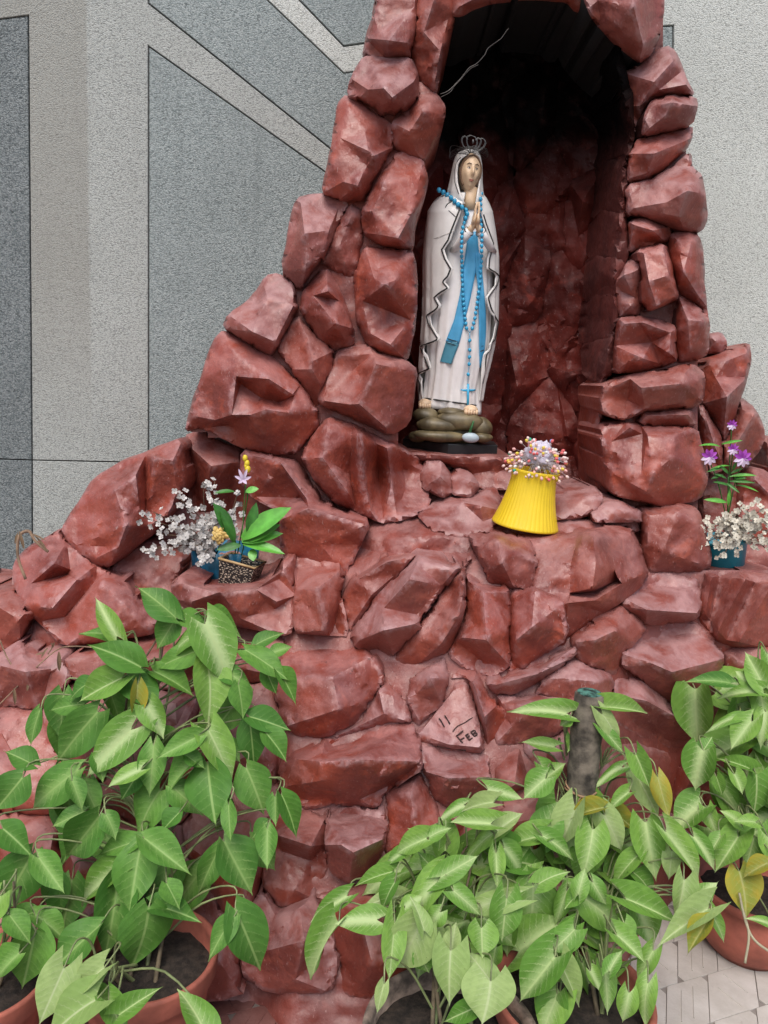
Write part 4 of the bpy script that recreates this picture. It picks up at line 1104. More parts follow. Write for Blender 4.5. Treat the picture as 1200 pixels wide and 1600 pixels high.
# veil: hood around the head falling onto the shoulders
V_TAB = [(233, 733, 3), (235, 733, 11), (239, 732, 17), (246, 731, 20.5), (256, 730.5, 23), (270, 729.5, 24.5), (285, 728, 26), (298, 727, 28), (310, 728, 29), (318, 730, 27)]
VL = [(233, 735), (240, 734), (245, 725), (250, 719), (257, 715), (270, 713.5), (285, 714), (298, 718), (318, 726)]
VR = [(233, 736), (239, 740), (243, 746), (248, 750), (256, 752.5), (270, 752), (285, 750), (298, 747), (318, 744)]
m = MB(); rows = list(np.arange(233, 319, 2.5)); NC = 60
for y in rows:
    cx, hw = fx(V_TAB, y), fx(V_TAB, y, 2)
    al = math.acos(max(-.99, min(.99, (fx(VL, y) - cx) / hw))); ar = math.acos(max(-.99, min(.99, (fx(VR, y) - cx) / hw)))
    if y <= 239: al, ar = math.pi / 2 + .02, math.pi / 2 - .02
    A = [al + (2 * math.pi + ar - al) * k / (NC - 1) for k in range(NC)]
    for kk, AA in ((1.0, A), (.90, A[::-1])):
        for a in AA:
            f = kk * (1 + .02 * math.sin(11 * a) * min(1, max(0, (y - 245) / 50)))
            m.v.append(tuple(SP(cx + hw * f * math.cos(a), y, (0.98 if math.sin(a) > 0 else 1.05) * hw * f * ps * math.sin(a) + .006)))
W2 = 2 * NC
for i in range(len(rows) - 1):
    for k in range(W2): m.f.append((i * W2 + k, i * W2 + (k + 1) % W2, (i + 1) * W2 + (k + 1) % W2, (i + 1) * W2 + k))
m.f.append(tuple(range(W2)))
veil = m.build('veil', CLOAK, statue)
trim([SP(fx(VL, y) - 3.2, y, .0065 + 0.98 * fx(V_TAB, y, 2) * ps * math.sqrt(max(0, 1 - ((fx(VL, y) - 3.2 - fx(V_TAB, y)) / fx(V_TAB, y, 2)) ** 2))) for y in np.arange(246, 304, 3)], .0011, veil)
# feet, stony mound, plinth
for (x, y, w) in ((664, 632, 11), (736, 642, 12)):
    m = MB(); c = SP(x, y, .085 if x > 700 else .055)
    m.ball(c + Vector((0, .012, .002)), (w * ps * .95, .030, 8 * ps), 14, 8)
    for q in range(5):
        m.ball(c + Vector((((q - 2) / 2.3) * w * ps * .8, -.014 + .004 * abs(q - 1.2), -.004)), (w * ps * .24, .010, 4.6 * ps), 8, 6)
    m.build('foot', SKIN, statue)
def pebble_stone(x, y, rx, ry, d, dd=.03, nm='base_stone', mat=STONE_O, sd=1):
    m = MB(); m.ball((0, 0, 0), (rx * ps, dd, ry * ps), 18, 12)
    c = SP(x, y, d)
    m.v = [tuple(c + Vector(v) * (1 + .16 * noise.noise(Vector(v) * 28 + Vector((sd, sd, 0))))) for v in m.v]
    return m.build(nm, mat, statue)
pebble_stone(705, 672, 54, 30, .0, .080)
for i, a in enumerate(((666, 649, 21, 13, .06), (684, 664, 34, 12, .09), (717, 658, 38, 15, .085), (753, 667, 17, 15, .07), (686, 681, 42, 9.5, .10), (752, 683, 18, 8, .075), (652, 682, 14, 9, .05), (706, 645, 22, 8, .07))):
    pebble_stone(*a, sd=i * 5.3)
pebble_stone(735, 684, 13, 7.5, .118, .012, 'water_patch', PALEB, 3)
MB().tube(bez([SP(734, 676, .112), SP(737, 667, .118), SP(740, 658, .116)], 5), [.004] * 6 + [.003] * 5, 8).build('painted_sprig', GREENP, statue)
m = MB()
pb = SP(700, 707, 0); pt_ = SP(700, 688.5, 0)
plan = [(-.140, .0), (-.010, -.120), (.142, -.058), (.150, .08), (.02, .15), (-.13, .11)]
n = len(plan)
for z, k in ((pb.z, 1.0), (pt_.z - .003, 1.0), (pt_.z, .985)):
    for x, y in plan: m.v.append((pb.x + x * k, SY + y * k, z))
for r_ in range(2):
    for i in range(n): m.f.append((r_ * n + i, r_ * n + (i + 1) % n, (r_ + 1) * n + (i + 1) % n, (r_ + 1) * n + i))
m.f.append(tuple(range(2 * n, 3 * n))); m.f.append(tuple(range(n - 1, -1, -1)))
m.build('plinth', PLINTH, statue, False)

# ---- rosary hung round the statue's neck
BEAD = simple('blue_bead', (0.045, 0.36, 0.60), 0.25, 0.1, 40)
CORD = simple('blue_cord', (0.12, 0.40, 0.60), 0.6, 0.1)
ros = thing('bead_rosary', SP(734, 520, .12), 'string of sky-blue rosary beads with a cross hanging round the statue\'s neck', 'rosary')
def front_d(x, y):
    d = cloak_d(x, y) if (x < fx(EL, y) or x > fx(ER, y)) else dress_d(x, y)
    if y < 316 and x < 752:
        vc, vh = fx(V_TAB, y), fx(V_TAB, y, 2) + 1
        d = max(d, .006 + .98 * vh * ps * math.sqrt(max(0, 1 - ((x - vc) / vh) ** 2)), .02)
    if 352 < y < 400: d = max(d, .100 - abs(x - 742) * .0005)
    return d + .007
def strand(pts, n):
    P = [Vector((x, y)) for x, y in pts]
    L = [0]
    for i in range(1, len(P)): L.append(L[-1] + (P[i] - P[i - 1]).length)
    out = []
    for k in range(n):
        s_ = L[-1] * k / (n - 1)
        j = max(i for i in range(len(L)) if L[i] <= s_ + 1e-9); j = min(j, len(P) - 2)
        t = (s_ - L[j]) / (L[j + 1] - L[j]); q = P[j].lerp(P[j + 1], t)
        out.append((q.x, q.y))
    return out
left = strand([(686, 297), (697, 303), (708, 312), (716, 320), (724, 325), (731, 331), (727, 342), (722, 360), (721, 390), (722, 430), (724, 470), (727, 500), (729, 513)], 33)
right = strand([(752, 303), (751, 312), (751, 324), (752, 345), (753, 370), (752, 410), (750, 440), (746, 470), (742, 498), (738, 513)], 27)
pend = [(734, 532), (734, 547), (733.5, 558), (733, 569), (731.5, 585)]
bm_ = MB().ball((0, 0, 0), (.0052, .0052, .0062), 10, 7).mesh('bead', BEAD)
for x, y in left + right + pend:
    big = 1.25 if y < 345 and x < 735 else 1.0
    p = SP(x, y, front_d(x, y))
    place('bead', bm_, Matrix.Translation(p) @ Matrix.Rotation(random.Random(int(x * 7 + y)).uniform(-.5, .5), 4, 'Y') @ Matrix.Scale(big, 4), ros)
for pts in (left, right, [left[-1], (734, 520)], [right[-1], (734, 520)], [(734, 520)] + pend + [(731, 600)]):
    MB().tube([SP(x, y, front_d(x, y) - .001) for x, y in pts], .0011, 5).build('cord', CORD, ros)
m = MB(); c = SP(731.5, 612, front_d(731, 612))
m.tube([SP(731.5, 600, front_d(731, 600)), SP(731, 642, front_d(731, 630))], .0036, 8, flat=.6)
m.build('cross_upright', BEAD, ros)
MB().tube([SP(720, 609, front_d(720, 609)), SP(725, 610, front_d(725, 610)), SP(738, 610, front_d(738, 610)), SP(743, 609, front_d(743, 609))], [.002, .0032, .0032, .002], 8, flat=.6).build('cross_arm', BEAD, ros)

# ---- wire crown on the veil
WIRE = simple('silver_wire', (0.20, 0.20, 0.195), 0.4, 0.2, metallic=0.9)
crown = thing('wire_crown', SP(733, 245, .0), 'thin silver wire crown with curled loops resting on the statue\'s head', 'crown')
cc = SP(733, 243, .004)
def ringpt(a, dz=0, rx=.056, ry=.052): return cc + Vector((rx * math.cos(a), ry * math.sin(a), dz + .004 * math.cos(a)))
for dz, k in ((-.004, 1.0), (.0, 1.01), (.004, 1.0), (.008, .97), (.012, .93)):
    MB().tube([ringpt(2 * math.pi * q / 36 + .02, dz + .002 * math.sin(3 * q), .054 * k, .050 * k) for q in range(37)], .0006, 5).build('band', WIRE, crown)
fr = SP(737, 238, .052)
for (pts) in ([(735, 238), (724, 228), (721, 217), (726, 212), (730, 217)], [(736, 238), (730, 226), (729, 215), (734, 211), (738, 212)],
              [(739, 238), (748, 228), (751, 219), (747, 215), (742, 219)], [(742, 238), (754, 230), (758, 222), (754, 216), (748, 217)], [(737, 239), (745, 224), (742, 214), (739, 213)]):
    for o_ in (0, 1.3):
        MB().tube(bez([SP(x + o_, y + o_ * .6, .052) for x, y in pts], 6), .0007, 5).build('loop', WIRE, crown)
for (pts) in ([(735, 239), (720, 230), (706, 228), (703, 236), (706, 246)], [(734, 240), (716, 234), (704, 238), (703, 248)], [(733, 241), (715, 240), (704, 246)]):
    MB().tube(bez([SP(x, y, .05 - .0011 * (737 - x)) for x, y in pts], 6), .0007, 5).build('loop', WIRE, crown)
for q in range(7):
    a = R(-130 + q * 12)
    MB().tube([SP(740, 239, .054), SP(740 + 20 * math.sin(q - 3) * .55, 234 + q * 1.6, .056)], .0006, 4).build('spike', WIRE, crown)
m = MB(); m.ball(SP(739, 221, .053), (.003, .003, .006), 8, 6); m.build('jewel', WIRE, crown)

# ---- loose wire hanging across the niche
tw = MB()
wp = [(688, 147), (700, 142), (712, 131), (722, 120), (733, 106), (745, 99), (757, 86), (762, 76), (772, 68), (783, 60), (790, 50), (795, 44)]
loose = thing('loose_wire', at(688, 147, 2.24), 'thin pale twisted wire hanging across the black upper part of the niche', 'wire')
MB().tube(bez([at(x, y, 2.22 + .02 * i / 11) for i, (x, y) in enumerate(wp)], 4), .0007, 5).build('strand', simple('old_wire', (.26, .24, .22), .5, .2), loose)
MB().tube(bez([at(x + 3 * math.sin(i * 1.7), y + 3 + 2 * math.cos(i * 2.1), 2.222 + .02 * i / 11) for i, (x, y) in enumerate(wp[:6])], 4), .0005, 5).build('strand', bpy.data.materials['old_wire'], loose)

# ---- yellow plastic vase with the pin-head bouquet
YEL = simple('yellow_plastic', (0.80, 0.57, 0.02), 0.32, 0.05, 12)
vb = at(820, 821, 2.0)
vx = at(818, 780, 2.0)
vs_ = mpp(vb)
TM = Matrix.Rotation(R(5.5), 3, 'Y') @ Matrix.Rotation(R(1), 3, 'X')
vase = thing('yellow_vase', vb, 'yellow fluted plastic vase, narrow at its mouth, standing on the rock ledge', 'vase')
H = 88 * vs_
prof = []
for i in range(25):
    t = i / 24
    r = (52.5 - 18.5 * (1 - (1 - t) ** 1.9) + 4.0 * max(0, (t - .8) / .2) ** 2) * vs_
    prof.append((r, t * H))
prof = [(prof[0][0] * .965, -.001), (prof[0][0] * .995, .0015)] + prof[1:]
prof = [(0.0005, 0.0)] + prof + [(prof[-1][0] - .003, H + .0008), (prof[-1][0] - .006, H - .002), (prof[-1][0] - .006, H * .5), (.001, H * .45)]
nf = 44
def flute(q, i):
    return 0.012 * (abs(math.sin(q * nf / 2)) ** 0.7 - .6) * (1 if 3 <= i <= 24 else 0)
MB().lathe(prof, vb, nf * 8, flute, TM).build('vase_body', YEL, vase)
top = vb + TM @ Vector((0, 0, H))
bq = thing('pin_bouquet', top, 'bunch of thin pale stems with tiny coloured ball tips spilling from the yellow vase', 'artificial flowers')
NET = simple('white_net', (.60, .55, .64), .7, .1, 60, .004, 160)
fluff = MB(); fluff.ball((0, 0, 0), (.036, .033, .036), 40, 28)
fc = top + TM @ Vector((.004, 0, .040))
fluff.v = [tuple(fc + Vector(v) * (1 + .35 * noise.noise(Vector(v) * 40) + .30 * noise.noise(Vector(v) * 120))) for v in fluff.v]
fluff.build('net_ruffle', NET, bq)
STEMW = simple('pale_thread', (.62, .56, .56), .5)
cols = [('pink', (.78, .42, .40)), ('pale_pink', (.85, .62, .58)), ('white', (.85, .80, .76)), ('coral', (.72, .14, .14)), ('yellow', (.80, .62, .08)), ('green', (.03, .38, .22)), ('orange', (.80, .40, .08)), ('blue', (.25, .35, .65))]
bms = [MB().ball((0, 0, 0), (.0041, .0041, .0052), 8, 6).mesh('pin_head', simple('pin_' + c, k, .35)) for c, k in cols]
rp = random.Random(77)
for i in range(230):
    a = rp.uniform(0, 2 * math.pi)
    e = rp.choice((rp.uniform(-.35, .5), rp.uniform(.2, 1.35)))
    Lr = rp.uniform(.048, .078) if e > 0 else rp.uniform(.050, .064)
    d = Vector((math.cos(a) * math.cos(e), math.sin(a) * math.cos(e), math.sin(e)))
    base = top + TM @ Vector((0.012 * math.cos(a), .012 * math.sin(a), .012))
    tip = base + TM @ (Vector((d.x * Lr * .98, d.y * Lr * .9, d.z * Lr * .88 + .004 - .022 * (1 - abs(d.z)))))
    mid = base.lerp(tip, .5) + Vector((0, 0, .014))
    k = rp.choices(range(8), (8, 8, 2.5, 4, 2.5, 1, 1, .5))[0]
    ph = place('pin_head', bms[k], Matrix.Translation(tip) @ (tip - mid).to_track_quat('Z', 'Y').to_matrix().to_4x4(), bq)
    MB().tube([base, mid, tip], .00045, 3, caps=False).build('stem', STEMW, ph if False else bq)

# ================================================================== FLOWERS IN THE ROCK HOLLOWS
PETAL = simple('white_petal', (0.53, 0.505, 0.48), 0.8, 0.2, 60)
PETAL2 = simple('ivory_petal', (0.58, 0.545, 0.45), 0.75, 0.15, 60)
TWIG = simple('brown_twig', (0.12, 0.075, 0.045), 0.8, 0.3)
PLG = simple('plastic_leaf_green', (0.12, 0.40, 0.05), 0.4, 0.22, 3.0)
PLG_D = simple('plastic_leaf_dark', (0.05, 0.19, 0.03), 0.45, 0.25, 3.0)
PURP = simple('purple_petal', (0.33, 0.045, 0.40), 0.6, 0.2, 50)
LILAC = simple('lilac_petal', (0.62, 0.50, 0.66), 0.6, 0.1, 50)
ROSE = simple('yellow_rose_petal', (0.72, 0.50, 0.16), 0.6, 0.2, 50)
BUD = simple('yellow_bud', (0.72, 0.55, 0.03), 0.5, 0.1)
TEAL = simple('teal_plastic', (0.012, 0.24, 0.32), 0.35, 0.12, 20)
BLUEP = simple('blue_ribbed_pot', (0.015, 0.16, 0.28), 0.35, 0.25, 30)

def blossom_mesh(mat, r=.010, np_=4):
    m = MB()
    for k in range(np_):
        a = 2 * math.pi * k / np_ + .3
        d = Vector((math.cos(a), math.sin(a), 0)); s = Vector((-d.y, d.x, 0))
        pts = []
        for (t, w, z) in ((.08, .18, 0), (.45, .42, .10), (.8, .40, .22), (1.0, .12, .20)):
            pts.append((d * t * r - s * w * r + Vector((0, 0, z * r)), d * t * r + Vector((0, 0, z * r - .06 * r)), d * t * r + s * w * r + Vector((0, 0, z * r))))
        vs = [p for q in pts for p in q]
        fs = []
        for i in range(3):
            for j in range(2): fs.append((i * 3 + j, i * 3 + j + 1, i * 3 + j + 4, i * 3 + j + 3))
        m.add(vs, fs)
    m.ball((0, 0, .001), .0018, 6, 4)
    return m.mesh('blossom', mat)
BL_W, BL_I = blossom_mesh(PETAL, .0088), blossom_mesh(PETAL2, .0088)
def toward_cam(p, rnd, k=.8):
    d = (CAM_P - p).normalized() + Vector((rnd.uniform(-k, k), rnd.uniform(-k, k), rnd.uniform(-k, k) + .25))
    return d.to_track_quat('Z', 'Y').to_matrix().to_4x4() @ Matrix.Rotation(rnd.uniform(0, 6), 4, 'Z')
def sprays(root, tips, base, me, rnd, per=7, spread=.022, th=.0012):
    for tx in tips:
        tip = at(*tx)
        mid = base.lerp(tip, .55) + Vector((rnd.uniform(-.01, .01), -.01, .018))
        path = bez([base, mid, tip], 6)
        MB().tube(path, th, 5).build('stem', TWIG, root)
        for q in range(per):
            c = path[max(4, len(path) - 1 - int(q * .9))] + Vector((rnd.gauss(0, spread * .6), rnd.gauss(-.006, spread * .5), rnd.gauss(0, spread * .6)))
            place('blossom', me, Matrix.Translation(c) @ toward_cam(c, rnd) @ Matrix.Scale(rnd.uniform(.75, 1.15), 4), root)
def small_leaf(L=1.0, w=.46):
    m = MB(); n = 7
    for i in range(n + 1):
        t = i / n; hw = w * .5 * math.sin(math.pi * min(1, t * .93 + .05)) ** .8
        if i == n: hw = .004
        for k in (-1, -.5, 0, .5, 1): m.v.append((k * hw, t * L, .10 * abs(k) * hw * 2 - .22 * t * t))
    for i in range(n):
        for k in range(4): m.f.append((i * 5 + k, i * 5 + k + 1, i * 5 + k + 6, i * 5 + k + 5))
    return m
SL_G, SL_D = small_leaf().mesh('leaf', PLG), small_leaf().mesh('leaf', PLG_D)
def leaf_at(me, b, t, w, root, rnd, n0=None, nm='leaf'):
    b, t = Vector(b), Vector(t)
    ax = t - b; L = ax.length; ax.normalize()
    n = (CAM_P - b).normalized() * .8 + Vector((rnd.uniform(-.35, .35), 0, .55 + rnd.uniform(-.3, .3))) if n0 is None else Vector(n0)
    n = (n - ax * n.dot(ax)).normalized()
    s = ax.cross(n).normalized()
    M = Matrix((s * w, ax * L, n * L)).transposed().to_4x4(); M.translation = b
    return place(nm, me, M, root)

rf = random.Random(41)
PYL = 2.035
# blue ribbed pot
bp = at(348, 918, PYL)
pot = thing('blue_ribbed_pot', bp, 'dark blue ribbed plastic pot holding white flowers in the left rock hollow', 'flowerpot')
q = mpp(bp)
MB().lathe([(.001, -.03), (44 * q, -.03), (50 * q, 40 * q), (52 * q, 62 * q), (50 * q, 62 * q), (46 * q, 30 * q), (.001, 25 * q)], bp + Vector((0, .025, 0)), 120,
           lambda a, i: .02 * math.sin(a * 26) if 1 <= i <= 3 else 0).build('pot_body', BLUEP, pot)
# animal-print cup
def print_mat():
    m, N, L, b = mat_new('animal_print')
    nt = m.node_tree; v = coords(nt, scale=(1, 1, 2.2), rot=(0, .5, 0))
    V = vor(nt, v, 150); w = nz(nt, v, 200, 2)
    f = math_n(nt, 'ADD', V.outputs['Distance'], math_n(nt, 'MULTIPLY', w, .35))
    L.new(mix_rgb(nt, ramp(nt, f, .50, .58), (.50, .42, .32), (.012, .010, .009)), b.inputs['Base Color']); b.inputs['Roughness'].default_value = .5
    return m
cp = at(373, 908, PYL - .085); q = mpp(cp) * 1.08
cup = thing('print_cup', cp, 'small square black and cream animal-print cup in front of the blue pot', 'cup')
m = MB()
for (w, z) in ((22, -10), (27, 31), (25.5, 31), (21, 0)):
    for sx, sy in ((-1, -1), (1, -1), (1, 1), (-1, 1)):
        m.v.append(tuple(cp + Matrix.Rotation(R(9), 3, 'Y') @ (Matrix.Rotation(R(-12), 3, 'Z') @ Vector((sx * w * q, sy * w * q * .8, z * q)))))
for i in range(3):
    for k in range(4): m.f.append((i * 4 + k, i * 4 + (k + 1) % 4, (i + 1) * 4 + (k + 1) % 4, (i + 1) * 4 + k))
m.f.append((12, 13, 14, 15)); m.f.append((3, 2, 1, 0))
m.build('cup_body', print_mat(), cup, False)
m = MB()
P = [cp + Matrix.Rotation(R(9), 3, 'Y') @ (Matrix.Rotation(R(-12), 3, 'Z') @ Vector((sx * 27.3 * q, sy * 27.3 * q * .8, 31.5 * q))) for sx, sy in ((-1, -1), (1, -1), (1, 1), (-1, 1), (-1, -1))]
m.tube(P, .0035, 6); m.build('rim', simple('wood_rim', (.42, .28, .13), .6, .2), cup)
# white blossom bunch leaning left
wb = thing('white_blossom_bunch', bp + Vector((0, .02, .05)), 'bunch of small off-white artificial blossoms leaning left out of the blue pot', 'artificial flowers')
tips = [(222, 808, 1.93), (240, 800, 1.95), (275, 768, 1.96), (283, 780, 1.95), (300, 795, 1.93), (270, 815, 1.92), (255, 835, 1.92), (225, 862, 1.93), (245, 855, 1.92), (285, 840, 1.92), (310, 820, 1.93), (322, 838, 1.92),
        (318, 868, 1.92), (335, 752, 1.99), (318, 752, 2.0), (350, 780, 1.98), (336, 788, 1.97), (370, 775, 1.99), (368, 800, 1.98), (372, 830, 1.97), (300, 855, 1.93), (262, 845, 1.93), (312, 880, 1.91)]
sprays(wb, tips, bp + Vector((-.02, .0, .09)), BL_W, rf, 16, .015)
# leafy bunch with the small rose
gb = thing('leafy_rose_bunch', bp + Vector((.03, -.02, .06)), 'bright green plastic leaves with one small yellow rose beside the white blossoms', 'artificial flowers')
for (x0, y0, x1, y1, w, dk) in ((378, 842, 442, 790, .060, 0), (378, 846, 436, 830, .038, 0), (380, 850, 440, 856, .034, 0), (394, 858, 395, 874, .028, 0), (362, 838, 342, 788, .046, 1), (366, 848, 352, 800, .034, 1), (388, 834, 400, 790, .034, 1), (376, 852, 340, 856, .026, 1), (384, 768, 402, 762, .022, 0), (366, 768, 336, 766, .016, 1), (384, 846, 430, 815, .05, 0), (390, 850, 410, 838, .03, 0)):
    leaf_at(SL_D if dk else SL_G, at(x0, y0, 1.94), at(x1, y1, 1.92 + rf.uniform(-.02, .02)), w * 1.9, gb, rf)
for (x, y) in ((378, 846), (366, 840), (384, 770)):
    MB().tube(bez([bp + Vector((.03, 0, .04)), at(x + 2, y + 12, 1.975), at(x, y, 1.952)], 5), .0018, 5).build('stem', PLG_D, gb)
rc = at(343, 836, 1.915)
for k in range(16):
    a = k * 2.4; rr = .002 + .0011 * k
    m = MB(); m.ball((0, 0, 0), (.0085, .0035, .0075), 8, 6)
    c = rc + Vector((math.cos(a) * rr, -.006 + .0006 * k, math.sin(a) * rr))
    m.v = [tuple(c + Matrix.Rotation(-a, 3, 'Y') @ (Matrix.Rotation(.6, 3, 'X') @ Vector(v))) for v in m.v]
    m.build('rose_petal', ROSE, gb)
for (x, y, r) in ((383, 716, 4), (386, 724, 4), (387, 733, 4.5), (385, 728, 3.5)):
    MB().ball(at(x, y, 1.975), (r * .0017, r * .0017, r * .0023), 10, 8).build('yellow_bud', BUD, gb)
MB().tube(bez([at(378, 845, 1.96), at(382, 780, 1.98), at(386, 730, 1.975)], 6), .0012, 5).build('stem', PLG_D, gb)
m = MB()   # one pale lily head
lc = at(380, 750, 1.96)
for k in range(6):
    a = k * math.pi / 3
    leaf_at(small_leaf(1, .5).mesh('lily_petal', LILAC), lc, lc + Vector((math.cos(a) * .020, -.008, math.sin(a) * .020 + .010)), .016, gb, rf, (CAM_P - lc), 'lily_petal')
# right hollow: teal bucket, ivory blossoms, purple flowers
tp = at(1133, 897, 2.10); q = mpp(tp)
tb = thing('teal_bucket', tp, 'bright teal plastic bucket with ivory blossoms in the right rock hollow', 'bucket')
TB = Matrix.Rotation(R(-9), 3, 'Y')
MB().lathe([(.001, -.04), (30 * q, -.04), (40 * q, 50 * q), (42 * q, 54 * q), (39 * q, 54 * q), (34 * q, 10 * q), (.001, 5 * q)], tp + Vector((0, .03, 0)), 40, None, TB).build('bucket_body', TEAL, tb)
MB().tube([tp + Vector((0, .03, 0)) + TB @ Vector((math.cos(a) * 42 * q, math.sin(a) * 42 * q, 53 * q)) for a in [2 * math.pi * k / 30 for k in range(31)]], .0028, 6).build('rim', TEAL, tb)
ib = thing('ivory_blossom_bunch', tp + Vector((0, .03, .05)), 'bunch of dried ivory blossoms spilling right over the teal bucket', 'artificial flowers')
tips = [(1085, 828, 2.03), (1105, 818, 2.04), (1098, 850, 2.02), (1115, 845, 2.02), (1130, 855, 2.01), (1128, 870, 2.0), (1150, 850, 2.0), (1140, 815, 2.03), (1155, 800, 2.04), (1170, 795, 2.04), (1185, 800, 2.03), (1195, 815, 2.02), (1180, 825, 2.02), (1165, 835, 2.01), (1190, 845, 2.0), (1175, 810, 2.03), (1205, 830, 2.02), (1145, 830, 2.02), (1160, 818, 2.02), (1198, 858, 2.0), (1215, 800, 2.05), (1210, 850, 2.02), (1135, 803, 2.05), (1120, 808, 2.05)]
sprays(ib, tips, tp + Vector((.01, .02, .09)), BL_I, rf, 12, .017)
pf = thing('purple_flower_spray', tp + Vector((0, .05, .06)), 'upright artificial spray with purple and white flowers above the teal bucket', 'artificial flowers')
st0 = at(1136, 815, 2.13)
def stem_to(x, y, Y): MB().tube(bez([st0, at((1136 + x) / 2, (790 + y) / 2, 2.12), at(x, y, Y)], 5), .0016, 5).build('stem', PLG_D, pf)
for (x, y, r) in ((1108, 714, 13), (1160, 716, 14), (1145, 702, 9), (1143, 664, 8)):
    c = at(x, y, 2.07); qq = mpp(c); stem_to(x, y + 6, 2.08)
    for k in range(9):
        a = math.pi * 2 * k / 9
        up = math.sin(a) > -.1
        leaf_at(small_leaf(1, .62).mesh('flower_petal', PURP if up else LILAC), c, c + Vector((math.cos(a) * r * qq, -.006, math.sin(a) * r * qq)), r * qq * .8, pf, rf, (CAM_P - c), 'flower_petal')
for (x0, y0, x1, y1, w, dk) in ((1125, 698, 1098, 690, .020, 0), (1128, 694, 1158, 686, .018, 0), (1118, 722, 1088, 720, .02, 0), (1130, 730, 1108, 735, .018, 1), (1140, 728, 1112, 728, .016, 0), (1140, 745, 1182, 738, .024, 0), (1140, 752, 1180, 752, .02, 1), (1135, 785, 1104, 778, .030, 0), (1138, 790, 1140, 765, .022, 0),
      (1135, 748, 1118, 738, .02, 1), (1142, 740, 1160, 730, .02, 1), (1136, 755, 1155, 768, .018, 1), (1150, 758, 1188, 764, .016, 0), (1138, 740, 1128, 728, .02, 1), (1146, 748, 1165, 745, .022, 1), (1130, 742, 1112, 746, .02, 1), (1140, 760, 1120, 750, .02, 1), (1145, 735, 1150, 722, .018, 1)):
    leaf_at(SL_D if dk else SL_G, at(x0, y0, 2.09), at(x1, y1, 2.075 + rf.uniform(-.02, .01)), w, pf, rf)
MB().tube(bez([tp + Vector((0, .05, .04)), st0, at(1138, 745, 2.10)], 6), .0022, 6).build('stem', PLG_D, pf)

# ================================================================== POTTED PLANTS
def leaf_mat(name, c_lo, c_hi, vein, pale, paleamt, yellow=0.0, vb=.42):
    m, N, L, b = mat_new(name)
    nt = m.node_tree
    uv = N.new('ShaderNodeUVMap'); uv.uv_map = 'uv'
    sp = N.new('ShaderNodeSeparateXYZ'); L.new(uv.outputs[0], sp.inputs[0])
    x = math_n(nt, 'ABSOLUTE', math_n(nt, 'SUBTRACT', sp.outputs['X'], 0.5))
    y = sp.outputs['Y']
    oi = N.new('ShaderNodeObjectInfo')
    rnd = oi.outputs['Random']
    cv = coords(nt, 'Object')
    n1 = nz(nt, cv, 5, 3); n2 = nz(nt, cv, 22, 3)
    base = mix_rgb(nt, rnd, c_lo, c_hi)
    base = mix_rgb(nt, ramp(nt, n1, .35, .7, 0, .45), base, tuple(q * .72 for q in c_lo))
    # pale blush along the midrib, side veins and midrib line
    d = math_n(nt, 'ADD', x, math_n(nt, 'MULTIPLY', math_n(nt, 'SUBTRACT', n2, .5), .16))
    r2 = math_n(nt, 'FRACT', math_n(nt, 'MULTIPLY', rnd, 7.31))
    blush = math_n(nt, 'MULTIPLY', ramp(nt, d, .26, .02), math_n(nt, 'MULTIPLY', r2, paleamt))
    base = mix_rgb(nt, blush, base, pale)
    t = math_n(nt, 'SUBTRACT', y, math_n(nt, 'ADD', math_n(nt, 'MULTIPLY', x, .35), math_n(nt, 'MULTIPLY', math_n(nt, 'MULTIPLY', x, x), .9)))
    t = math_n(nt, 'ADD', t, math_n(nt, 'MULTIPLY', n2, .09))
    fr = math_n(nt, 'FRACT', math_n(nt, 'MULTIPLY', t, math_n(nt, 'ADD', math_n(nt, 'MULTIPLY', rnd, 2.5), 6.0)))
    tri = math_n(nt, 'ABSOLUTE', math_n(nt, 'SUBTRACT', fr, .5))
    sv = ramp(nt, tri, .11, .0, 0, .95)
    sv = math_n(nt, 'MULTIPLY', sv, ramp(nt, x, .46, .12))
    sv = math_n(nt, 'MULTIPLY', sv, ramp(nt, n1, .30, .62, .25, 1.0))
    sv = math_n(nt, 'MULTIPLY', sv, math_n(nt, 'ADD', math_n(nt, 'MULTIPLY', r2, .55), vb))
    mr = ramp(nt, x, .034, .012)
    base = mix_rgb(nt, math_n(nt, 'MAXIMUM', sv, math_n(nt, 'MULTIPLY', mr, .75)), base, vein)
    if yellow > 0:
        ye = math_n(nt, 'ADD', ramp(nt, x, .1, .5), ramp(nt, n1, .4, .7))
        base = mix_rgb(nt, math_n(nt, 'MULTIPLY', ye, yellow, True), base, (.50, .36, .035))
    # brown specks
    base = mix_rgb(nt, ramp(nt, nz(nt, cv, 16, 2), .745, .77, 0, .7), base, (.10, .06, .02))
    L.new(base, b.inputs['Base Color'])
    L.new(ramp(nt, n2, .3, .7, .46, .62), b.inputs['Roughness'])
    b.inputs['Specular IOR Level'].default_value = .28
    hgt = math_n(nt, 'ADD', math_n(nt, 'MULTIPLY', tri, -.5), math_n(nt, 'MULTIPLY', n2, .35))
    nb = bump(nt, hgt, .10, .02)
    L.new(nb, b.inputs['Normal'])
    tr = N.new('ShaderNodeBsdfTranslucent'); L.new(base, tr.inputs[0])
    mx = N.new('ShaderNodeMixShader'); mx.inputs[0].default_value = .22
    out = [n for n in N if n.type == 'OUTPUT_MATERIAL'][0]
    L.new(b.outputs[0], mx.inputs[1]); L.new(tr.outputs[0], mx.inputs[2]); L.new(mx.outputs[0], out.inputs[0])
    return m
LF_L = leaf_mat('leaf_green', (.066, .195, .030), (.14, .315, .050), (.31, .47, .15), (.27, .45, .13), .8, 0.0, .24)
LF_C = leaf_mat('leaf_variegated', (.115, .275, .040), (.235, .415, .075), (.48, .60, .27), (.46, .60, .27), 1.1)
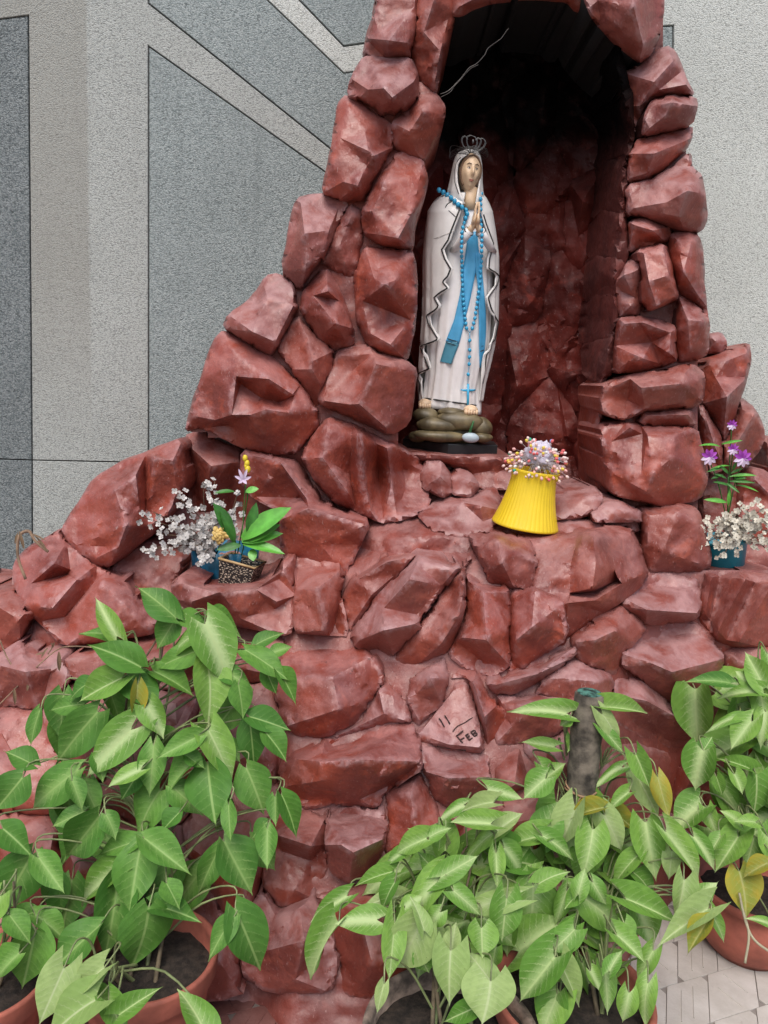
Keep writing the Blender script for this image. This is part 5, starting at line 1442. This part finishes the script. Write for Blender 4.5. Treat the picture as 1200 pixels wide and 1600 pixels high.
LF_P = leaf_mat('leaf_pale', (.27, .41, .12), (.38, .50, .19), (.48, .56, .30), (.45, .56, .27), .9)
LF_Y = leaf_mat('leaf_yellowing', (.24, .30, .05), (.34, .36, .06), (.42, .45, .18), (.40, .42, .16), .6, .4)
STEMG = simple('petiole_green', (.20, .24, .10), .5, .25)
STEMB = simple('old_stem', (.13, .10, .06), .8, .3, 40, .001)

def leaf_mesh(mat, w0, back, curve, fold, wave, seed, skew=0.0, twist=0.0, cup=0.0):
    """unit leaf: base at the origin, tip at y=1, widest 1; w0 and back shape the lobes behind the stalk"""
    rnd = random.Random(seed)
    nx, ny = 10, 16
    me = bpy.data.meshes.new('leaf')
    v = []; uv = []; f = []
    ph = rnd.uniform(0, 6)
    for j in range(ny + 1):
        s = j / ny
        if s < .34: hw = w0 + (.5 - w0) * math.sin(s / .34 * math.pi / 2)
        else:
            q = (s - .34) / .66
            hw = .5 * max(0, math.cos(q * math.pi / 2)) ** (.92 + .75 * q) if q < 1 else 0.0
        hw = max(hw, .004)
        for i in range(nx + 1):
            xn = -1 + 2 * i / nx
            x = xn * hw
            y = s - back * (1 - s) ** 2.2 * abs(xn) ** 1.4
            tw = twist * (s - .3)
            z = fold * abs(x) - curve * max(y, 0) ** 2 - cup * (x * 2) ** 2 * .25 + tw * x + wave * math.sin(s * 7.5 + ph + (1.8 if xn > 0 else 0)) * abs(xn) ** 1.5 * (1 - s * .4)
            z += .010 * math.sin((y - abs(x) * .6) * 40) * math.sin(abs(xn) * math.pi)
            v.append((x + skew * y * y, y, z)); uv.append((x + .5, y))
    for j in range(ny):
        for i in range(nx):
            a = j * (nx + 1) + i
            f.append((a, a + 1, a + nx + 2, a + nx + 1))
    me.from_pydata(v, [], f)
    l = me.uv_layers.new(name='uv')
    for p in me.polygons:
        for li in p.loop_indices: l.data[li].uv = uv[me.loops[li].vertex_index]
    me.polygons.foreach_set('use_smooth', [True] * len(me.polygons))
    me.materials.append(mat); me.update()
    return me
def leaf_set(mat, arrow):
    out = []
    for k in range(10):
        r_ = random.Random(k * 13 + int(arrow * 10))
        w0 = .02 + arrow * r_.uniform(.12, .30); back = .04 + arrow * r_.uniform(.15, .34)
        out.append(leaf_mesh(mat, w0, back, r_.uniform(.05, .50), r_.uniform(.10, .75), r_.uniform(.03, .085), k, r_.uniform(-.14, .14), r_.uniform(-.5, .5), r_.uniform(-.1, .5)))
    return out
SET_L, SET_C, SET_P, SET_Y = leaf_set(LF_L, .5), leaf_set(LF_C, 1.15), leaf_set(LF_P, 1.2), leaf_set(LF_Y, .6)
TERRA = simple('terracotta', (.36, .105, .07), .75, .2, 14, .0015, 60)
CLAY_M = simple('mossy_clay', (.20, .15, .12), .9, .45, 30, .003, 60)
SOIL = simple('dark_soil', (.028, .020, .015), .95, .4, 60, .01, 90)
def pot_parts(root, c, rt, h, mat, belly=0.0, rimh=.045):
    prof = [(.001, 0.0), (rt * .66, 0.0), (rt * .68, .004)]
    for i in range(9):
        t = i / 8
        prof.append((rt * (.68 + .24 * t + belly * math.sin(math.pi * min(1, t * 1.1))), h * (.02 + (.96 - rimh / h) * t)))
    prof += [(rt * .985, h - rimh), (rt * 1.0, h - rimh + .006), (rt * 1.02, h - .006), (rt * 1.01, h), (rt * .95, h), (rt * .91, h - .01), (rt * .90, h - .05), (.001, h - .055)]
    p = MB().lathe(prof, c, 64, lambda a, i: .004 * math.sin(3 * a + i)).build('pot', mat, root)
    m = MB(); n = 24
    m.lathe([(.001, 0), (rt * .4, .004), (rt * .80, .002), (rt * .905, -.002)], Vector(c) + Vector((0, 0, h - .04)), 40)
    m.v = [(x, y, z + .008 * noise.noise(Vector((x, y, z)) * 40)) for x, y, z in m.v]
    m.build('soil', SOIL, p)
    return p
def plant(root, leaves, axis, depth, seed, sets, rand=0, rbox=None, rdepth=.05):
    """leaves: (base x,y, tip x,y, width px[, set key]); each gets a stalk back to the climbing stems"""
    rnd = random.Random(seed)
    ax = [Vector(a) for a in axis]
    stems = []
    for k in range(4):
        off = Vector((rnd.uniform(-.04, .04), rnd.uniform(-.03, .03), 0))
        path = bez([ax[0] + off * 1.5] + [a + Vector((rnd.uniform(-.03, .03), rnd.uniform(-.02, .02), rnd.uniform(-.02, .02))) + off for a in ax[1:]], 8)
        stems += path
        MB().tube(path, [.0045 - .0025 * i / len(path) for i in range(len(path))], 7).build('stem', STEMB if k % 2 else STEMG, root)
    L = [tuple(l) + ('*',) if len(l) == 5 else tuple(l) for l in leaves]
    nreal = len(L)
    for _ in range(rand):
        x, y = rnd.uniform(rbox[0], rbox[2]), rnd.uniform(rbox[1], rbox[3])
        a = rnd.gauss(math.pi / 2, .9); l = rnd.uniform(60, 100)
        L.append((x, y, x + math.cos(a) * l, y + math.sin(a) * l, l * .6, 'back'))
    for i, (bx, by, tx, ty, w, key) in enumerate(L):
        back = key == 'back'
        Y = depth(bx, by) + (rdepth + rnd.uniform(0, .05) if back else rnd.uniform(-.03, .035))
        b = at(bx, by, Y)
        q = mpp(b)
        lp = math.hypot(tx - bx, ty - by)
        Yt = Y + .42 * (by - ty) * q + rnd.uniform(-.25, .15) * lp * q
        t = at(tx, ty, Yt)
        S = sets[0] if key in ('*', 'back') else {'p': SET_P, 'y': SET_Y, 'c': SET_C, 'l': SET_L}[key]
        if key == '*' and len(sets) > 1 and rnd.random() < .12: S = sets[1]
        n0 = (CAM_P - b).normalized() * .75 + Vector((rnd.uniform(-.45, .45), 0, .6 + rnd.uniform(-.3, .25)))
        lo = leaf_at(rnd.choice(S), b, t, max(w * q * 1.12, lp * q * .44), root, rnd, n0)
        # stalk
        cand = [p for p in stems if p.z < b.z - .02] or stems[:3]
        an = min(cand, key=lambda p: (p - b).length + .3 * abs((b.z - p.z) - .10))
        axl = (t - b).normalized()
        c1 = b - axl * .018 + Vector((0, .030, .004)); c2 = an.lerp(b, .5) + Vector((0, .035, .025))
        MB().tube(bez([b, c1, c2, an], 4), [.0016] * 4 + [.0019] * 4 + [.0024] * 5, 5, caps=False).build('petiole', STEMG, root)

def Z6(L): return [(a / 2, 900 + b / 2, c / 2, 900 + d / 2, w / 2) + tuple(r) for a, b, c, d, w, *r in L]
def Z7(L): return [(400 + a / 2.4, 1000 + b / 2.4, 400 + c / 2.4, 1000 + d / 2.4, w / 2.4) + tuple(r) for a, b, c, d, w, *r in L]
def Z8(L): return [(750 + a / 2.6667, 1000 + b / 2.6667, 750 + c / 2.6667, 1000 + d / 2.6667, w / 2.6667) + tuple(r) for a, b, c, d, w, *r in L]
# ---- left plant
pc = on_floor(232, 1487, .25); pc.z = 0
lp = thing('potted_arrowhead_plant', pc, 'tall green arrowhead plant in a terracotta-red plastic pot at lower left', 'potted plant', 'potted arrowhead plants before the grotto')
pot_parts(lp, pc, .128, .25, TERRA)
def dep_l(x, y): return float(np.interp(y, [900, 1000, 1200, 1400, 1500, 1600], [1.64, 1.58, 1.45, 1.31, 1.24, 1.17]))
LL = Z6([(550,132,430,15,100),(365,188,290,60,40),(365,188,250,160,44),(440,285,280,195,92),(545,140,490,232,78),(560,130,655,152,60),(615,180,490,242,58),(640,225,460,287,72),(640,150,745,325,132),(650,130,757,165,62),
 (765,230,905,312,78),(800,215,875,168,52),(850,242,910,213,44),(870,300,938,386,52),(830,290,862,374,50),(480,298,612,357,74),(650,285,680,450,112),(690,290,792,346,60),(745,340,766,446,72),(285,332,195,370,62),
 (380,320,233,388,92,'c'),(400,310,512,402,105),(330,335,391,458,62),(430,340,424,462,50,'y'),(460,405,522,502,78),(265,400,140,411,62),(305,425,144,601,112),(410,480,250,626,114),(125,420,80,536,56),(105,590,12,540,72),
 (70,630,-20,745,102),(245,605,62,737,114),(780,440,912,476,74),(780,450,801,611,84),(830,490,904,571,72),(650,480,736,642,104),(620,500,489,571,68),(480,530,470,692,78),(610,575,506,669,74),(440,605,319,656,58),
 (650,590,665,787,128),(770,600,836,747,108),(540,660,631,741,84),(500,670,399,811,118),(260,650,311,737,70),(265,735,156,781,60),(310,750,189,914,114),(330,745,375,812,62),(440,825,288,869,58),(450,820,589,924,90),
 (715,715,716,832,48),(860,690,861,782,48),(880,685,944,812,62),(835,770,780,812,48),(835,790,836,917,64),(440,845,394,1062,120),(685,850,606,1012,68),(700,830,791,1002,124),(10,790,102,866,82),(120,880,204,987,78),
 (100,870,-12,1072,132),(375,920,193,1022,94),(110,1050,8,1082,64),(110,1060,217,1130,70),(365,960,345,1197,110),(465,1035,444,1247,154),(480,1030,625,1061,78),(310,1095,158,1224,104),(110,1110,74,1297,124),(730,1065,636,1199,66),
 (735,1040,831,1257,124),(520,960,560,1030,70),(430,620,380,700,70),(560,740,500,800,60),(580,560,640,600,50),(700,520,760,570,60),(300,560,330,640,60),(225,640,260,720,60)])
plant(lp, LL, [pc + Vector((0, 0, .2))] + [at(x, y, dep_l(x, y) + .10) for x, y in ((235, 1350), (230, 1220), (240, 1090), (265, 985))], dep_l, 11, (SET_L, SET_C), 22, (80, 1020, 400, 1380), .07)
# ---- pot at the far left, only its side in view, with paler low leaves
pc = on_floor(-28, 1520, .24); pc.z = 0
fp = thing('potted_arrowhead_plant', pc, 'arrowhead plant with drooping pale leaves in a red pot cut off by the left edge', 'potted plant', 'potted arrowhead plants before the grotto')
pot_parts(fp, pc, .118, .24, TERRA)
plant(fp, Z6([(60,1180,-30,1260,90),(0,1000,-70,1100,90),(-20,1120,-90,1200,80),(30,1060,90,1140,70)]), [pc + Vector((0, 0, .2)), pc + Vector((.02, .03, .3)), pc + Vector((.03, .05, .38))], lambda x, y: 1.22, 12, (SET_L, SET_C), 0)
plant(lp, Z6([(200,1225,122,1402,110,'p'),(325,1225,198,1322,70,'p'),(300,1325,118,1425,115,'p'),(290,1310,375,1362,60,'c'),(372,1372,492,1283,66,'c'),(640,1425,571,1270,92,'c'),(340,1330,400,1440,70,'c')]),
      [lp.location + Vector((0, -.02, .2)), lp.location + Vector((-.02, -.05, .255)), lp.location + Vector((-.03, -.09, .27))], lambda x, y: float(np.interp(y, [1480, 1600], [1.14, 1.07])), 16, (SET_L, SET_C), 0)
# ---- centre: mossy clay pot
pc = on_floor(705, 1612, .20); pc.z = 0
cpn = thing('potted_arrowhead_plant', pc, 'variegated arrowhead plant with broad pale leaves in a mossy clay pot at bottom centre', 'potted plant', 'potted arrowhead plants before the grotto')
pot_parts(cpn, pc, .158, .20, CLAY_M, .03, .035)
def dep_c(x, y): return float(np.interp(y, [1050, 1200, 1300, 1400, 1500, 1600], [1.52, 1.47, 1.40, 1.31, 1.22, 1.13]))
CL = Z7([(340,960,193,1050,54),(310,1060,158,1272,74),(455,1050,293,1050,100),(560,790,476,842,48),(640,745,512,792,84),(640,745,573,698,52),(650,740,718,688,60),(690,740,690,792,44),(690,885,603,793,64),(690,890,543,1062,104),
 (692,890,832,808,86),(510,870,358,906,54),(540,960,398,982,60),(520,910,448,1022,66),(520,1060,499,1284,80),(610,1080,523,1264,158,'p'),(630,1090,600,962,64,'p'),(640,1100,742,1043,76),(730,1165,714,1364,126,'p'),(735,1160,745,1053,64,'p'),
 (740,940,852,1032,76),(845,1080,850,1193,116),(880,1280,869,1445,178,'p'),(880,1280,798,1163,90,'p'),(880,1280,972,1322,80,'p'),(940,970,918,1143,114),(900,1150,880,1235,70),(900,800,905,932,60),(780,620,678,656,54),(880,690,720,680,76),
 (905,715,750,802,66),(890,610,758,620,60),(905,715,1002,640,66),(930,780,1022,872,80),(960,970,742,1002,60),(820,1380,700,1430,70),(480,1290,449,1402,40,'p'),(620,1180,640,1260,70),(690,1020,640,1080,70),(560,1000,620,960,60)])
plant(cpn, CL, [pc + Vector((0, 0, .16))] + [at(x, y, dep_c(x, y) + .10) for x, y in ((700, 1480), (705, 1400), (730, 1330))], dep_c, 13, (SET_C, SET_P), 24, (610, 1310, 860, 1520), .07)
# ---- centre right: red pot hidden in leaves, with the wooden stake
pc = on_floor(895, 1548, .22); pc.z = 0
rpn = thing('potted_arrowhead_plant', pc, 'dense leafy arrowhead plant round the mossy stake, its red pot almost hidden', 'potted plant', 'potted arrowhead plants before the grotto')
pot_parts(rpn, pc, .150, .22, TERRA)
RL = [(900,1262,872,1330,44),(920,1258,950,1330,46),(890,1300,905,1372,48),(925,1310,905,1385,50),(870,1255,840,1300,40)] + Z7([(870,560,1002,592,66),(1070,735,928,768,90),(1070,735,1152,608,118),(1075,735,1202,802,66),(1085,520,998,592,96),(1085,520,1162,458,66),(1165,275,968,240,60),(1175,300,1140,322,40),(1120,400,993,374,44),(1040,920,1035,1149,162),(1060,915,1158,848,76),(1120,1190,983,1364,136),(1195,1085,1103,1182,90),(1140,1320,1048,1475,130)]) + \
 Z8([(515,280,702,290,70),(510,310,607,432,70),(510,370,607,474,54),(650,480,712,617,80),(590,530,476,579,50),(620,635,533,697,54),(640,540,762,758,94,'p'),(740,570,787,753,74,'y'),(515,700,350,727,70,'y'),(520,700,692,792,70,'y'),
 (520,730,602,892,105),(470,790,449,983,126),(690,760,732,1003,120),(775,800,930,1003,90),(655,900,533,1017,76),(640,970,763,1062,86),(410,1060,653,1218,136),(410,1060,346,1112,70),(410,1060,432,955,70),(610,1080,835,1168,106),
 (360,1045,310,1200,64),(390,1190,288,1312,80),(330,1340,432,1533,90),(320,1475,258,1645,116),(520,1370,541,1558,80),(540,1380,582,1283,62),(570,1230,693,1333,86),(720,1295,648,1433,70),(620,1470,598,1605,80),(700,1430,658,1605,86),
 (850,1000,834,1173,96,'p'),(950,1120,743,1257,76,'p'),(950,1170,858,1303,76,'y'),(960,1135,1045,1272,64),(890,1095,993,1003,76),(890,820,1003,948,60),(800,880,788,1003,70),(380,400,372,470,40),(255,520,330,600,80),(470,1010,530,1110,70),(600,1180,640,1260,70),(460,1380,500,1460,70)])
plant(rpn, RL, [pc + Vector((0, 0, .18))] + [at(x, y, dep_c(x, y) + .13) for x, y in ((895, 1430), (900, 1340), (910, 1250), (920, 1180))], lambda x, y: dep_c(x, y) + .05 - .03 * sst(950, 1100, x) , 14, (SET_C, SET_P), 34, (790, 1270, 1000, 1520), .07)
# stake
STK = simple('weathered_stake', (.125, .105, .08), .95, .5, 26, .006, 55)
sb, stp = at(893, 1420, 1.50), at(921, 1085, 1.56)
stake = thing('wooden_stake', sb, 'rough mossy wooden stake with a teal-stained top, planted among the leaves', 'stake')
m = MB(); rs = 22.5 * mpp(stp)
path = [sb.lerp(stp, i / 26) for i in range(27)] + [stp + Vector((0, 0, .004)), stp + Vector((0, 0, .007))]
m.tube(path, [rs * 1.06] * 25 + [rs * 1.02, rs * .98, rs * .82, rs * .45], 26)
m.v = [tuple(Vector(v) + Vector((noise.noise(Vector(v) * 60), noise.noise(Vector(v) * 60 + Vector((9, 0, 0))), 0)) * .0022) for v in m.v]
so = m.build('pole', STK, stake)
m = MB(); m.lathe([(.001, .0088), (rs * .5, .0080), (rs * .80, .0052), (rs * .84, .0046)], stp, 24)
m.build('teal_paint_cap', simple('teal_stain', (.05, .14, .11), .9, .6, 70), stake)
STR = simple('jute_string', (.30, .19, .11), .9, .3)
for dz, k in ((0, 1.12), (.006, 1.10)):
    c = sb.lerp(stp, .56) + Vector((0, 0, dz))
    MB().tube([c + Vector((math.cos(a) * rs * k, math.sin(a) * rs * k, .004 * math.sin(2 * a + dz * 300))) for a in [2 * math.pi * i / 24 for i in range(25)]], .0022, 6).build('string_tie', STR, stake)
c = sb.lerp(stp, .56)
MB().tube(bez([c + Vector((-.01, -rs * 1.1, 0)), c + Vector((-.025, -rs * 1.4, -.02)), c + Vector((-.012, -rs * 1.3, -.05))], 5), .0018, 5).build('string_tie', STR, stake)
# ---- right plant
pc = on_floor(1178, 1380, .17); pc.z = 0
rp_ = thing('potted_arrowhead_plant', pc, 'arrowhead plant with yellow-edged leaves in a round clay pot at right edge', 'potted plant', 'potted arrowhead plants before the grotto')
pot_parts(rp_, pc, .135, .17, TERRA, .16, .02)
def dep_r(x, y): return float(np.interp(y, [1000, 1150, 1300, 1450], [1.80, 1.72, 1.60, 1.48]))
QL = Z8([(930,460,888,628,126),(930,460,972,403,66),(925,690,798,772,136),(945,700,987,822,60),(1075,820,983,968,106),(1150,795,1104,953,100),(1080,760,1008,703,64),(1150,760,1068,740,56),(1080,965,1142,1158,136,'y'),(1150,560,1166,739,126),
 (1130,540,998,478,60),(1130,340,1038,453,96),(1045,180,878,138,56),(1165,215,998,210,70),(1180,190,1108,42,96),(1170,220,1205,425,76),(1190,300,1160,440,70),(1080,320,958,340,36),(985,570,1010,650,50),(1200,930,1088,977,70,'y'),
 (1230,120,1290,60,90),(1220,400,1300,470,90),(1240,640,1300,760,100),(1200,820,1260,960,100),(1200,60,1230,160,80),(1060,560,1100,640,60),(1000,820,960,880,60),(1130,180,1060,130,60),(1200,1180,1110,1150,40)])
plant(rp_, QL, [pc + Vector((0, 0, .14))] + [at(x, y, dep_r(x, y) + .08) for x, y in ((1180, 1300), (1185, 1180), (1190, 1080))], dep_r, 15, (SET_C, SET_L), 20, (1080, 1060, 1230, 1330), .06)
for pts in ([(1155, 1395), (1165, 1440), (1180, 1470), (1215, 1495)], [(1160, 1420), (1170, 1460), (1164, 1505)]):
    MB().tube(bez([at(x, y, 1.53 - .0006 * (y - 1395)) for x, y in pts], 6), .0028, 6).build('root', simple('aerial_root', (.36, .33, .22), .7), rp_)
# ---- dry twigs on the left stones
DRY = simple('dry_stalk', (.26, .17, .11), .85, .3); DRYL = simple('dry_leaf', (.20, .13, .075), .85, .3)
dt = thing('dried_weed', at(10, 1100, 1.78), 'dried brown weed with curled leaves climbing the stones at far left', 'dried plant')
for pts in ([(-20, 1120), (20, 1080), (60, 1040), (90, 1015), (115, 1010), (150, 1012)], [(0, 1000), (10, 1025), (25, 1050)], [(-15, 1110), (5, 1130), (25, 1160)], [(75, 1022), (82, 1010), (80, 1005)]):
    MB().tube(bez([at(x, y, 1.72 + .0003 * (1100 - y)) for x, y in pts], 6), .0017, 5).build('stalk', DRY, dt)
MB().tube(bez([at(40, 905, 1.86), at(28, 870, 1.87), at(30, 838, 1.88), at(45, 830, 1.88), at(55, 845, 1.87), at(75, 862, 1.86)], 6), .0040, 6).build('stalk', DRY, dt)
for (x0, y0, x1, y1, w) in ((92, 1018, 93, 1050, .020), (30, 830, 38, 858, .016), (55, 838, 76, 860, .012), (22, 1075, 24, 1102, .016), (75, 1012, 62, 1028, .012), (82, 1012, 84, 1005, .010), (45, 1065, 42, 1080, .012), (48, 834, 70, 842, .010), (28, 832, 22, 850, .012), (70, 1020, 55, 1022, .010)):
    leaf_at(small_leaf(1, .5).mesh('dry_leaf', DRYL), at(x0, y0, 1.72 if y0 > 950 else 1.86), at(x1, y1, 1.71 if y0 > 950 else 1.85), w, dt, rf, None, 'dry_leaf')
